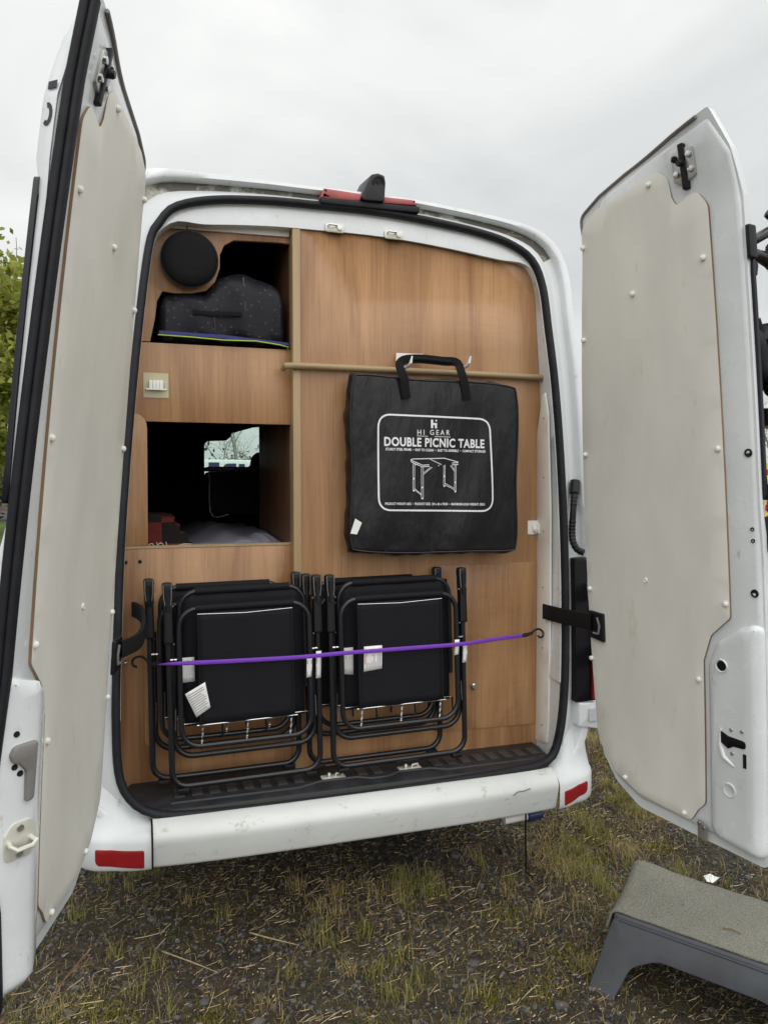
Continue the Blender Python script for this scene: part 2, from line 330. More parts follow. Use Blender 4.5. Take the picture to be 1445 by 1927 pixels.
    def build(s, name, m, parent=None, smooth=True, ang=38, bevel=0., local=False, merge=True, kind=None, weld=1e-5):
        me = bpy.data.meshes.new(name); me.from_pydata(s.v, [], s.f)
        if merge:
            b = bmesh.new(); b.from_mesh(me); bmesh.ops.remove_doubles(b, verts=b.verts, dist=weld); bmesh.ops.recalc_face_normals(b, faces=b.faces)
            if bevel: bmesh.ops.bevel(b, geom=[e for e in b.edges if len(e.link_faces) == 2 and e.calc_face_angle(0) > .6], offset=bevel, segments=2, profile=.6, affect='EDGES', clamp_overlap=True)
            b.to_mesh(me); b.free()
        me.materials.append(MAT[m])
        if smooth:
            me.polygons.foreach_set('use_smooth', [True]*len(me.polygons)); me.set_sharp_from_angle(angle=R(ang))
        me.update(); o = bpy.data.objects.new(name, me); col.objects.link(o)
        if parent is not None: adopt(o, parent, local)
        if kind: o['kind'] = kind
        return o
def shadow_copy(o, parent, loc=None, M=None):
    c = o.copy(); col.objects.link(c); c.parent = parent
    return c
def look(M_loc, direction):
    """matrix whose local z points along direction"""
    q = Vector(direction).to_track_quat('Z', 'Y'); return Matrix.Translation(Vector(M_loc)) @ q.to_matrix().to_4x4()
def text_mesh(body, bold=0., spacing=1.):
    c = bpy.data.curves.new('t', 'FONT'); c.body = body; c.offset = bold; c.space_character = spacing; c.resolution_u = 3
    o = bpy.data.objects.new('t', c); col.objects.link(o); bpy.context.view_layer.update()
    me = bpy.data.meshes.new_from_object(o.evaluated_get(bpy.context.evaluated_depsgraph_get())); v = np.array([q.co[:] for q in me.vertices]); f = [tuple(p.vertices) for p in me.polygons]
    bpy.data.objects.remove(o); bpy.data.curves.remove(c); bpy.data.meshes.remove(me); return v, f
IDF = lambda u, v, w_: (u, w_, v)          # plates lying in the x-z plane, depth along y

# ================================================================== setting: ground
def rake(z): t = z-.5; return .037*t+.028*t*t
def ys(z): return rake(z)-.02
def hgt(x, y):
    return .012*math.sin(x*3.1+y*1.7)+.010*math.sin(x*7.3-y*5.1+1)+.006*math.sin(x*17+2*y)+.006*math.sin(13*y-5*x)
g = MB(); n_ = 150
xs = np.linspace(-4, 6, n_); yv = np.linspace(-3.5, 6.5, n_)
g.add([(x, y, hgt(x, y)*min(1, max(0, (min(x+4, 6-x, y+3.5, 6.5-y))*2))) for y in yv for x in xs], [(j*n_+i, j*n_+i+1, (j+1)*n_+i+1, (j+1)*n_+i) for j in range(n_-1) for i in range(n_-1)])
# the same sheet runs on to the horizon
a_, b_ = (-4, 6, -3.5, 6.5), (-900, 900, -900, 1800)
g.add([(a_[0], a_[2], 0), (a_[1], a_[2], 0), (a_[1], a_[3], 0), (a_[0], a_[3], 0), (b_[0], b_[2], 0), (b_[1], b_[2], 0), (b_[1], b_[3], 0), (b_[0], b_[3], 0)],
      [(0, 1, 5, 4), (1, 2, 6, 5), (2, 3, 7, 6), (3, 0, 4, 7)])
finish(g.build('ground', 'ground_earth', weld=1e-4), kind='structure')
lw = MB().plate([(-60, 11), (-1.5, 11), (1, 31), (-60, 31)], .004, .05, lambda u, v, w_: (u, v, w_), bevel=.02)
finish(lw.build('lawn', 'far_grass'), kind='structure')
rd = MB().plate([(-80, 32), (60, 32), (60, 46), (-80, 46)], -.02, .012, lambda u, v, w_: (u, v, w_)); finish(rd.build('road', 'asphalt'), kind='structure')

# ================================================================== the van
van = thing('camper_van', (0, 2.4, 0), 'white high-roof camper van with both rear doors open, wooden cabinets inside', 'van')
SE = [(p[0], p[2]) for p in ((-0.6739, 0.1652, 2.495), (-0.6196, 0.1747, 2.558), (-0.4915, 0.1809, 2.598), (-0.3024, 0.184, 2.618), (-0.1054, 0.1848, 2.623), (0.1003, 0.1849, 2.624), (0.3147, 0.183, 2.612), (0.5379, 0.179, 2.586), (0.6754, 0.1738, 2.552), (0.7665, 0.1652, 2.494), (0.8069, 0.1496, 2.388), (0.8213, 0.1257, 2.214), (0.8363, 0.0984, 1.999), (0.8445, 0.067, 1.722), (0.8461, 0.0365, 1.406), (0.8415, 0.0118, 1.093), (0.8284, -0.0073, 0.7819), (0.7989, -0.0161, 0.5976), (0.7461, -0.0194, 0.5161), (0.5897, -0.0201, 0.497), (0.4558, -0.0203, 0.4923), (0.0357, -0.0207, 0.4804), (-0.3485, -0.0206, 0.4823), (-0.6157, -0.0204, 0.4902), (-0.7178, -0.0197, 0.5073), (-0.7841, -0.0179, 0.5545), (-0.8243, -0.0141, 0.6427), (-0.8319, -0.0045, 0.8336), (-0.8241, 0.0117, 1.092), (-0.8108, 0.0348, 1.386), (-0.7873, 0.0649, 1.702), (-0.7584, 0.0993, 2.007), (-0.7295, 0.1325, 2.264), (-0.7028, 0.1564, 2.435))]
NP = 220
P = cr_path(SE, NP)
tg = np.roll(P, -1, 0)-np.roll(P, 1, 0); tg /= np.linalg.norm(tg, axis=1)[:, None]; NO = np.stack([-tg[:, 1], tg[:, 0]], 1)   # outward, path runs clockwise
for _ in range(6): NO = (np.roll(NO, 1, 0)+NO*2+np.roll(NO, -1, 0)); NO /= np.linalg.norm(NO, axis=1)[:, None]
def DO(i):
    nx, nzv = NO[i]; z = P[i, 1]
    d = (.132 if nzv > 0 else .145)
    d += ((.074 if nzv > 0 else .05)-d)*nzv*nzv
    if nzv > 0: d += .035*2*abs(nx*nzv)
    if nx < 0: d += .06*abs(nx)*max(0, (z-.5)/2)
    return d
def ring(dfn, yfn):
    o = []
    for i in range(NP):
        d = dfn(i) if callable(dfn) else dfn; x, z = P[i]+NO[i]*d; o.append((x, yfn(P[i, 1], i) if callable(yfn) else yfn, z))
    return o
DI = lambda i: -(.006+.080*max(0, NO[i, 1])**3)
top = lambda i: max(0, NO[i, 1])**2
# painted frame around the doorway, from the rubber out to the body edge
fr = MB().strip([ring(.010, lambda z, i: ys(z)+.006), ring(.022, lambda z, i: ys(z)+.008), ring(lambda i: DO(i)*.34, lambda z, i: ys(z)+.022), ring(lambda i: DO(i)*.42, lambda z, i: ys(z)+.030)])
frame = fr.build('door_frame', 'corner_paint', van, ang=60)
gt = MB().strip([ring(lambda i: DO(i)*.42, lambda z, i: ys(z)+.030), ring(lambda i: DO(i)*.60, lambda z, i: ys(z)+.034), ring(lambda i: DO(i)*.66, lambda z, i: ys(z)+.031)])
# gutter: grimy along the top, cleaner down the sides
gut = gt.build('rain_gutter', 'gutter_side', van, ang=60); gut.data.materials.append(MAT['gutter_grime'])
for pl in gut.data.polygons:
    if pl.center.z > 2.50 and not (-.02 < pl.center.x-.085 < .02): pl.material_index = 1
lip = MB().strip([ring(lambda i: DO(i)*.66, lambda z, i: ys(z)+.031), ring(lambda i: DO(i)*.70, lambda z, i: ys(z)+.008), ring(lambda i: DO(i)*.76, lambda z, i: ys(z)+.002), ring(lambda i: DO(i)*.92, lambda z, i: ys(z)+.004), ring(lambda i: DO(i)*.985, lambda z, i: ys(z)+.018), ring(DO, lambda z, i: ys(z)+.045),
    ring(lambda i: DO(i)+.006, lambda z, i: ys(z)+.12), ring(lambda i: DO(i)+.012, lambda z, i: .7), ring(lambda i: DO(i)+.012, lambda z, i: 4.4), ring(lambda i: DO(i)*.2, lambda z, i: 5.2)])
lip.build('body_shell', 'white_paint', van, ang=50)
side_i = [i for i in range(NP) if P[i, 1] > .80]; g_ = max(range(len(side_i)), key=lambda q: (side_i[q]-side_i[q-1]) % NP); side_i = side_i[g_:]+side_i[:g_]
sel = lambda r: [r[i] for i in side_i]
rv = MB().strip([sel(q) for q in (ring(-.008, lambda z, i: ys(z)+.004), ring(-.014, lambda z, i: ys(z)+.012), ring(lambda i: DI(i)*.6-.004, lambda z, i: max(ys(z)+.008, .09*(1-top(i)))), ring(DI, lambda z, i: max(ys(z)+.010, .15*(1-top(i)))), ring(DI, .30))], closed=False)
rv.build('doorway_reveal', 'white_paint', van, ang=40)
for xc, yc in ((.8275, .21), (-.832, .255)): MB().box(xc, xc+.004, -.005, yc, .45, .83).build('sill_cheek', 'white_paint', van, smooth=False)
# rubber door seal: D-shaped bead on a clip
def sweep(prof):
    return MB().strip([[(P[i, 0]+NO[i, 0]*d, ys(P[i, 1])+y, P[i, 1]+NO[i, 1]*d) for i in range(NP)] for d, y in prof])
sweep([(.012, .012), (.0145, .0), (.0135, -.010), (.008, -.018), (.0, -.020), (-.008, -.017), (-.0125, -.009), (-.0135, .002), (-.011, .014)]).build('door_seal', 'rubber', van, ang=70)
# added black box: stops windscreen light from brightening the white load space
ln = MB().box(-.90, .93, .31, 4.3, .46, 2.56); li = ln.build('light_block_box', 'matt_black', van, smooth=False)
bm = bmesh.new(); bm.from_mesh(li.data)
bmesh.ops.delete(bm, geom=[f for f in bm.faces if abs(f.normal.y) > .9], context='FACES'); bm.to_mesh(li.data); bm.free()
# front end with windscreen
fo = round_poly([(-.98, .45, .1), (.98, .45, .1), (.98, 1.9, .2), (.78, 2.66, .2), (-.78, 2.66, .2), (-.98, 1.9, .2)], seg=4); wh = round_poly([(-.80, 1.45, .08), (.80, 1.45, .08), (.72, 2.3, .1), (-.72, 2.3, .1)])
nose = lambda u, v, w_: (u, w_-.32*max(0, v-1.4), v)
MB().plate(fo, 5.15, 5.2, nose, holes=[wh], grid=.2).build('cab_front', 'white_paint', van)
MB().plate(wh, 5.165, 5.175, nose, grid=.3).build('windscreen', 'glass', van)
for sx in (-1, 1):
    for wy in (1.35, 4.75):
        M = look((sx*.80+.02, wy, .33), (sx, 0, 0))
        wl = MB().lathe([(.16, -.10), (.29, -.11), (.33, -.08), (.335, 0), (.33, .08), (.29, .11), (.2, .09)], M, 28).build('wheel', 'tyre', van)
        MB().lathe([(.2, .07), (.19, .10), (.08, .06), (.02, .07)], M, 20).build('rim', 'zinc', wl)
MB().box(-.75, .78, .10, 4.6, .38, .44).build('underbody', 'matt_black', van)

# ---- step plate on the sill with ribs and striker recesses
po = round_poly([(-.735, -.022, .10), (.785, -.022, .12), (.815, .16, .03), (.815, .24, .0), (-.80, .30, .0), (-.80, .10, .05)], seg=8)
stp = MB().plate(po, .455, .512, lambda u, v, w_: (u, v, w_+.000*u), bevel=.014, step=.04)
step = stp.build('step_plate', 'step_plastic', van)
rb = MB().box(-.018, .018, -.036, .036, 0, .0035)
rib0 = None
for i in range(24):
    x = -.63+i*.060
    if abs(x+.082) < .10 or abs(x-.216) < .10: continue
    if rib0 is None: rib0 = rb.build('rib', 'rib_plastic', step, bevel=.001); rb_ = rib0
    else: rb_ = shadow_copy(rib0, step)
    rb_.location = (x, .105, .512); rb_.matrix_parent_inverse = world_of(step).inverted()
MB().tube([(-.66, .028, .512), (-.22, .028, .512), (-.14, .055, .514), (.0, .055, .514), (.05, .028, .514), (.11, .028, .514), (.16, .055, .514), (.29, .055, .514), (.35, .028, .512), (.72, .028, .512)], .006, 6).build('raised_lip', 'step_plastic', step)
for x, y in ((-.082, .085), (.216, .082)):
    ph = MB().plate(round_poly([(x-.045, y-.020), (x+.045, y-.020), (x+.045, y+.020), (x-.045, y+.020)], .008), .5135, .517, lambda u, v, w_: (u, v, w_), bevel=.001).build('striker', 'cream_metal', van)
    MB().lathe([(.009, 0), (.008, .012), (.005, .016)], Matrix.Translation((x-.015, y, .516)), 10).build('striker_bolt', 'zinc', ph)
    MB().tube([(x+.008, y-.004, .516), (x+.010, y-.004, .527), (x+.034, y+.002, .527), (x+.036, y+.002, .516)], .0035, 6).build('striker_loop', 'cream_metal', ph)
for x, z in ((-.045, 2.549), (.187, 2.546)):
    Y0 = .191
    ph = MB().plate(round_poly([(x-.036, z-.017), (x+.038, z-.017), (x+.038, z+.016), (x-.036, z+.016)], .010), Y0, Y0-.006, IDF, bevel=.002).build('striker', 'cream_metal', van)
    MB().lathe([(.011, 0), (.010, .005), (.004, .006)], look((x+.020, Y0-.006, z), (0, -1, 0)), 12).build('striker_bolt', 'zinc', ph)
    MB().tube([(x-.026, Y0-.004, z+.004), (x-.024, Y0-.024, z+.004), (x+.004, Y0-.024, z+.004), (x+.006, Y0-.004, z+.004)], .0035, 6).build('striker_loop', 'steel', ph)

# ---- bumper: centre section, two corner caps with reflectors
def bump_prof(dy=0, dz=0):
    return [(-.028, .470), (-.040, .492), (-.058, .4945), (-.094, .474), (-.105, .464), (-.111, .453), (-.113, .441), (-.111, .428), (-.092, .356), (-.088, .348), (-.080, .343), (-.02, .345)]
def bump_y(x): return .045*((x-.02)/.75)**4*.5
bc = MB(); xs_ = np.linspace(-.722, .758, 30)
bc.strip([[(x, y+bump_y(x), z) for y, z in bump_prof()] for x in xs_], closed=False)
for x in (xs_[0], xs_[-1]): bc.add([(x, y+bump_y(x), z) for y, z in bump_prof()], [tuple(range(12))])
bc.build('bumper_centre', 'bumper_white', van, ang=45)
MB().tube([(0.5558, -0.112, 0.4402), (0.5754, -0.112, 0.4517), (0.5975, -0.112, 0.4509), (0.6263, -0.112, 0.4574)], .0022, 5).build('bumper_scratch', 'grey_plastic', van)
for s, x0 in ((-1, -.728), (1, .764)):
    k = MB(); xe = .985 if s > 0 else -.975
    cols = []
    for t in np.linspace(0, 1, 22):
        a = t*1.5
        if t < .55:
            q = t/.55; x = x0+(xe-s*.12-x0)*q; yb = bump_y(x0)+.03*q*q; nrm = (0, -1)
        else:
            q = (t-.55)/.45
            an = min(1, q*1.7)*math.pi/2; x = xe-s*.12+s*.12*math.sin(an); yb = bump_y(x0)+.03+.15*(1-math.cos(an))+max(0, q-.59)*.9
        zt = float(np.interp(abs(x), (.728, .784, .824, .85, .90), (.490, .53, .60, .69, .72)) if s < 0 else np.interp(x, (.764, .80, .83, .86, .9), (.492, .545, .64, .71, .72))); dz_ = zt-.466      # the cap grows up into the body corner away from the seam
        prof = [(-.112+.012, .348), (-.112, .362), (-.112, .44), (-.104, .458), (-.092, .466), (-.072, .466+.16*dz_), (-.048, .466+.45*dz_), (-.022, .466+.75*dz_), (.012, zt)]
        cols.append([(x, yb+y, z) for y, z in prof])
    k.strip(cols, closed=False)
    cap_ = k.build('bumper_corner', 'corner_paint', van, ang=50)
    # reflector on the corner
    xa, xb = (x0+s*.022, xe-s*.075); r = MB(); za, zb = .363, .415
    def rf(u, v, w_, s=s, x0=x0, xe=xe):
        q = (u-x0)/((xe-s*.12)-x0); y = bump_y(x0)+(.03*q*q if q < 1 else .03+.30*(q-1)**1.4*abs(xe-s*.12-x0)); return (u, y-.112-w_, v)
    lo, hi = min(xa, xb), max(xa, xb)
    pts = [(lo, .372, .02), (hi, .360, .004), (hi, .418, .006), (lo, .424, .006)] if s < 0 else [(lo, .362, .004), (hi, .385, .03), (hi, .43, .006), (lo, .418, .006)]
    r.plate(round_poly(pts), -.004, .0035, rf, bevel=.002, step=.02, grid=.03); r.build('reflector', 'red_lens', van)
    if s < 0: MB().tube([(x0+.003, -.085, .35), (x0+.003, -.106, .36), (x0+.003, -.106, .45), (x0+.003, -.06, .49)], .003, 4).build('seam', 'matt_black', van)
# ---- tail light tower and the wiring conduit beside the right door
tl = MB().plate(round_poly([(.872, .735), (.968, .735), (.974, 1.30), (.880, 1.30)], .006), .12, -.03, lambda u, v, w_: (u, w_+rake(v)*.9, v), bevel=.004, grid=.1).build('tail_light', 'gloss_black', van)
MB().plate(round_poly([(.942, .745), (.972, .745), (.974, 1.18), (.955, 1.18)], .005), -.031, -.046, lambda u, v, w_: (u, w_+rake(v)*.9, v), bevel=.004, grid=.1).build('lens', 'red_lens', tl)
MB().plate(round_poly([(.885, .64), (.985, .62), (.985, .728), (.885, .732)], .006), .10, -.026, IDF, bevel=.006).build('lamp_bracket', 'white_paint', van)
MB().plate(round_poly([(.927, .655), (.972, .655), (.972, .712), (.927, .712)], .008), -.026, -.034, IDF, bevel=.003).build('number_lamp', 'clear_lens', van)
cp = [(0.9147, 0.0652, 1.606), (0.901, 0.05, 1.553), (0.887, 0.0341, 1.49), (0.8784, 0.0265, 1.406), (0.8752, 0.013, 1.365), (0.887, 0.0005, 1.336), (0.9089, -0.0105, 1.324)]
cpt = cr_path(cp, 90, False); MB().tube([tuple(p) for p in cpt], [(.020 if i < 16 else .0125)*(1.12 if (i % 4 < 2 and (18 < i < 30 or i > 46)) else 1) for i in range(90)], 10).build('cable_conduit', 'black_plastic', van)
# ---- high brake light with reversing camera
bl = MB().plate(round_poly([(-0.1053, 0.1851, 2.625)[::2], (0.2806, 0.1857, 2.629)[::2], (0.2818, 0.1891, 2.651)[::2], (-0.1045, 0.1883, 2.646)[::2]], .003), .20, .155, IDF, bevel=.003).build('lamp_gasket', 'rubber', van)
br = MB().plate(round_poly([(-0.1046, 0.188, 2.644)[::2], (0.2778, 0.19, 2.657)[::2], (0.2572, 0.1934, 2.678)[::2], (0.1029, 0.1932, 2.676)[::2], (-0.0909, 0.1941, 2.682)[::2]], .004), .225, .162, IDF, bevel=.006).build('brake_light', 'faded_red', van)
for px in ((-0.0852, 0.1926, 2.673), (0.2611, 0.1921, 2.67)): MB().lathe([(.004, 0), (.0035, .002)], look((px[0], .161, px[2]), (0, -1, 0)), 10).build('screw', 'matt_black', br)
pod = MB().plate(round_poly([(0.0429, 0.1884, 2.646)[::2], (0.1375, 0.1888, 2.649)[::2], (0.1478, 0.2011, 2.726)[::2], (0.1451, 0.2059, 2.756)[::2], (0.1178, 0.2071, 2.763)[::2], (0.0942, 0.2059, 2.755)[::2], (0.0755, 0.1997, 2.717)[::2]], .012), .26, .142, lambda u, v, w_: (u-(w_-.142)*.12, w_+(v-2.66)*.22, v), bevel=.008).build('reversing_camera', 'gloss_black', van)
MB().lathe([(.026, 0), (.025, .004), (.019, .004), (.018, .001), (.008, .001), (.007, .003)], look(((0.1158, 0.2005, 2.722)[0], .137+.018, (0.1158, 0.2005, 2.722)[2]), (.05, -1, -.2)), 20).build('camera_lens', 'black_plastic', pod)

# ---- waste pipe below the bumper with blue cap and a hanging cord
wp = MB().lathe([(.016, 0), (.016, .10)], look((.62, .09, .252), (1, 0, .05)), 12).build('waste_pipe', 'cap_white', van)
MB().lathe([(.020, 0), (.024, .004), (.024, .05), (.021, .066), (.006, .07)], look((.72, .09, .257), (1, 0, .05)), 14).build('pipe_cap', 'blue_plastic', wp)
MB().tube([(.690, .04, .31), (.700, .06, .2), (.713, .08, .1), (.716, .085, .03), (.74, .07, .012)], .004, 6).build('hanging_cord', 'strap_black', van)

# ---- cabinets
YR, YL = .205, .250
cab = MB().plate([(-.173, .470), (.90, .470), (.90, 2.10), (.86, 2.40), (.74, 2.60), (-.173, 2.62)], YR+.016, YR, IDF).build('cabinet_panel', 'walnut', van)
MB().box(-.202, -.1735, YR-.008, YL+.02, .47, 2.60).build('trim_strip', 'oak_edge', cab, bevel=.002)
rod = [(-.236, YR+.012, 2.022), (-.228, YR-.006, 2.026), (-.205, YR-.020, 2.030), (.1, YR-.021, 2.031), (.5, YR-.021, 2.030), (.862, YR-.021, 2.030)]
MB().tube([tuple(p) for p in cr_path(rod, 30, False)], [.010]+[.0125]*29, 10).build('wooden_rail', 'tan_rod', van)
cd = round_poly([(.36, .598, .03), (.822, .590, .022), (.824, 1.27, .02), (.36, 1.27, .02)])
cbd = MB().plate(cd, YR+.004, YR-.004, IDF, bevel=.0015).build('cupboard_door', 'walnut', cab)
MB().lathe([(.006, 0), (.006, .008), (.0115, .012), (.0125, .017), (.008, .021)], look((.531, YR-.004, .775), (0, -1, 0)), 16).build('knob', 'steel', cab)
def LP(name, pts, w0=None, holes=(), m='walnut', r=.0, dy=0.):
    return MB().plate(round_poly(pts, r), (YL+.016), YL+dy, IDF, holes=holes, bevel=.0012).build(name, m, van)
cut = [(-0.1966, 0.25, 2.494), (-0.2527, 0.25, 2.494), (-0.4095, 0.25, 2.487), (-0.4442, 0.25, 2.465), (-0.4597, 0.25, 2.429), (-0.4601, 0.25, 2.381), (-0.4776, 0.25, 2.331), (-0.5102, 0.25, 2.296), (-0.5629, 0.25, 2.283), (-0.6186, 0.25, 2.279), (-0.6626, 0.25, 2.283), (-0.6812, 0.25, 2.248), (-0.6892, 0.25, 2.183), (-0.7065, 0.25, 2.092)]
cut = [(p[0], p[2]) for p in cut]
LP('upper_panel', [(-.86, 2.102), (cut[-1][0], 2.102)]+[c for c in cut[::-1]][1:]+[(-.202, cut[0][1]), (-.202, 2.62), (-.86, 2.62)], r=.003)
LP('shelf_front', [(-.90, 1.818), (-.202, 1.818), (-.202, 2.099), (-.90, 2.099)])
LP('side_panel', [(-.90, 1.373, .0), (-.722, 1.373, .002), (-.720, 1.845, .055), (-.90, 1.850, .0)], dy=-.004)
lowp = LP('lower_panel', [(-.90, .470), (-.202, .470), (-.202, 1.362), (-.90, 1.362)])
MB().box(-.90, -.2025, YL-.002, YL+.018, 1.363, 1.372).build('edge_band', 'oak_edge', lowp)
lcd = MB().plate(round_poly([(-.74, .64, .03), (-.385, .64, .03), (-.385, 1.20, .03), (-.74, 1.20, .03)]), YL+.002, YL-.004, IDF, bevel=.0015).build('cupboard_door', 'walnut', lowp)
for p in ((-0.7987, 0.25, 1.315), (-0.7498, 0.25, 1.316)): MB().lathe([(.007, 0), (.006, .004), (.002, .0055)], look((p[0], YL, p[2]), (0, -1, 0)), 12).build('screw', 'gloss_black', lowp)
MB().box(-.2015, -.186, YL+.018, 1.02, 1.30, 1.90).build('partition_side', 'shaded_walnut', van)  # natural walnut wall, its shade painted in by the darker material
MB().box(-.86, -.2025, YL+.018, .86, 2.082, 2.096).build('shelf_board', 'shaded_walnut', van)
MB().box(-.2015, -.186, YL+.018, .86, 2.09, 2.55).build('shelf_side', 'shaded_walnut', van)
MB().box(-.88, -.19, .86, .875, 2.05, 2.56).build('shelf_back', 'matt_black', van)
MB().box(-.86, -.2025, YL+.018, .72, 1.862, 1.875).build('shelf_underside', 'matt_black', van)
# pale lining on the right reveal with its screws and a hook beside it
XL = .822
lo_ = [(.206, .518), (.112, .535), (.106, .62), (.094, 1.10), (.10, 1.5), (.118, 1.88), (.142, 1.966), (.165, 1.955), (.190, 1.86), (.206, 1.80)]
lin = MB().plate(round_poly(lo_, .01), XL+.006, XL, lambda u, v, w_: (w_-.010*max(0, v-1.5), u, v), bevel=.0015, grid=.12).build('side_lining', 'lining', van)
for zz in (.60, .92, 1.17, 1.40, 1.62, 1.86):
    MB().lathe([(.0035, 0), (.003, .0015)], look((XL-.001-.010*max(0, zz-1.5), .150, zz), (-1, 0, 0)), 8).build('screw', 'grey_plastic', lin)
# upper pale ceiling lining above the round case
MB().plate(round_poly([(-.66, 2.505, .01), (-.205, 2.515, .004), (-.205, 2.545, .004), (-.50, 2.56, .02), (-.66, 2.54, .03)]), .246, .238, IDF, bevel=.002).build('roof_lining', 'lining', van)
# adhesive hooks
h1 = MB().plate(round_poly([(-.731, 1.903), (-.645, 1.903), (-.645, 1.991), (-.731, 1.991)], .003), YL-.0005, YL-.0025, IDF).build('hook_plate', 'clear_plastic', van)
for i in range(4): MB().box(-.712+i*.012, -.7005+i*.012, YL-.024, YL-.003, 1.933, 1.963).build('broom_grip', 'cap_white', h1, bevel=.002)
MB().tube([(-.722, YL-.006, 1.933), (-.722, YL-.026, 1.930), (-.655, YL-.026, 1.930), (-.655, YL-.006, 1.933), (-.655, YL-.02, 1.958)], .003, 6).build('grip_spring', 'cap_white', h1)
h2 = MB().plate(round_poly([(.778, 1.385), (.834, 1.385), (.834, 1.442), (.778, 1.442)], .003), YR-.0005, YR-.004, IDF).build('hook_plate', 'cap_white', van)
MB().tube([(.806, YR-.004, 1.425), (.806, YR-.012, 1.405), (.806, YR-.022, 1.400), (.806, YR-.026, 1.41)], [.009, .008, .007, .005], 8).build('hook', 'cap_white', h2)
MB().box(.815, .829, YR-.02, YR-.003, 1.39, 1.43).build('hook_stop', 'cap_white', h2, bevel=.002)
# eye screws that take the bungee hooks
for x, y, z in (((-0.8029, 0.245, 0.9653)[0], .245, (-0.8029, 0.245, 0.9653)[2]), (.822, .150, (0.822, 0.1456, 0.9784)[2])):
    pts = [(x+.009*math.cos(a), y-.012-.009*math.sin(a)*(.3), z+.009*math.sin(a)) for a in np.linspace(0, 2*math.pi, 13)[:-1]]
    MB().tube(pts, .0018, 5, closed=True).build('eye_screw', 'steel', van)

# ---- what one sees through the hatch: partition, padded seat box, headrest
Yp = 2.6
pc = [(-0.3201, 2.6, 1.61), (-0.318, 2.6, 1.853), (-0.2971, 2.6, 1.874), (-0.1753, 2.6, 1.88), (-0.1471, 2.6, 1.902), (-0.1363, 2.6, 1.93), (0.0095, 2.6, 1.972), (0.1613, 2.6, 1.983), (0.1592, 2.6, 1.61)]
MB().plate([(-1.0, .8), (.95, .8), (.95, 2.55), (-1.0, 2.55)], Yp, Yp+.02, IDF, holes=[round_poly([(p[0], p[2]) for p in pc], .015)]).build('cab_partition', 'matt_black', van)
sb = [(-0.3284, 2.2, 1.665), (0.0887, 2.2, 1.68), (0.0872, 2.2, 1.398), (-0.3306, 2.2, 1.403)]
sbp = MB().plate(round_poly([(p[0], p[2]) for p in sb], .02), 2.5, 2.2, IDF, bevel=.02).build('seat_box', 'seat_black', van)
pp = [((-0.2124, 2.19, 1.402)), ((-0.3156, 2.19, 1.403)), ((-0.3233, 2.19, 1.625)), ((-0.3102, 2.19, 1.665)), ((0.0199, 2.19, 1.676))]
MB().tube([tuple(p) for p in cr_path(pp, 24, False)], .0035, 5).build('piping', 'cap_white', sbp)
MB().box((-0.3315, 2.2, 1.678)[0], .3, 2.18, 2.52, (-0.3316, 2.2, 1.671)[2], (-0.3313, 2.2, 1.697)[2]).build('seat_box_lid', 'shaded_walnut', sbp, bevel=.004)
hr = [(0.0808, 3.2, 1.711), (0.0933, 3.2, 1.791), (0.1296, 3.2, 1.828), (0.3076, 3.2, 1.838), (0.3229, 3.2, 1.632), (0.0803, 3.2, 1.631)]
MB().plate(round_poly([(p[0], p[2]) for p in hr], .05), 3.32, 3.2, IDF, bevel=.04).build('headrest', 'seat_black', van)
MB().box(-.88, -.20, .28, 2.1, 1.20, 1.335).build('bed_base', 'seat_black', van, bevel=.02)

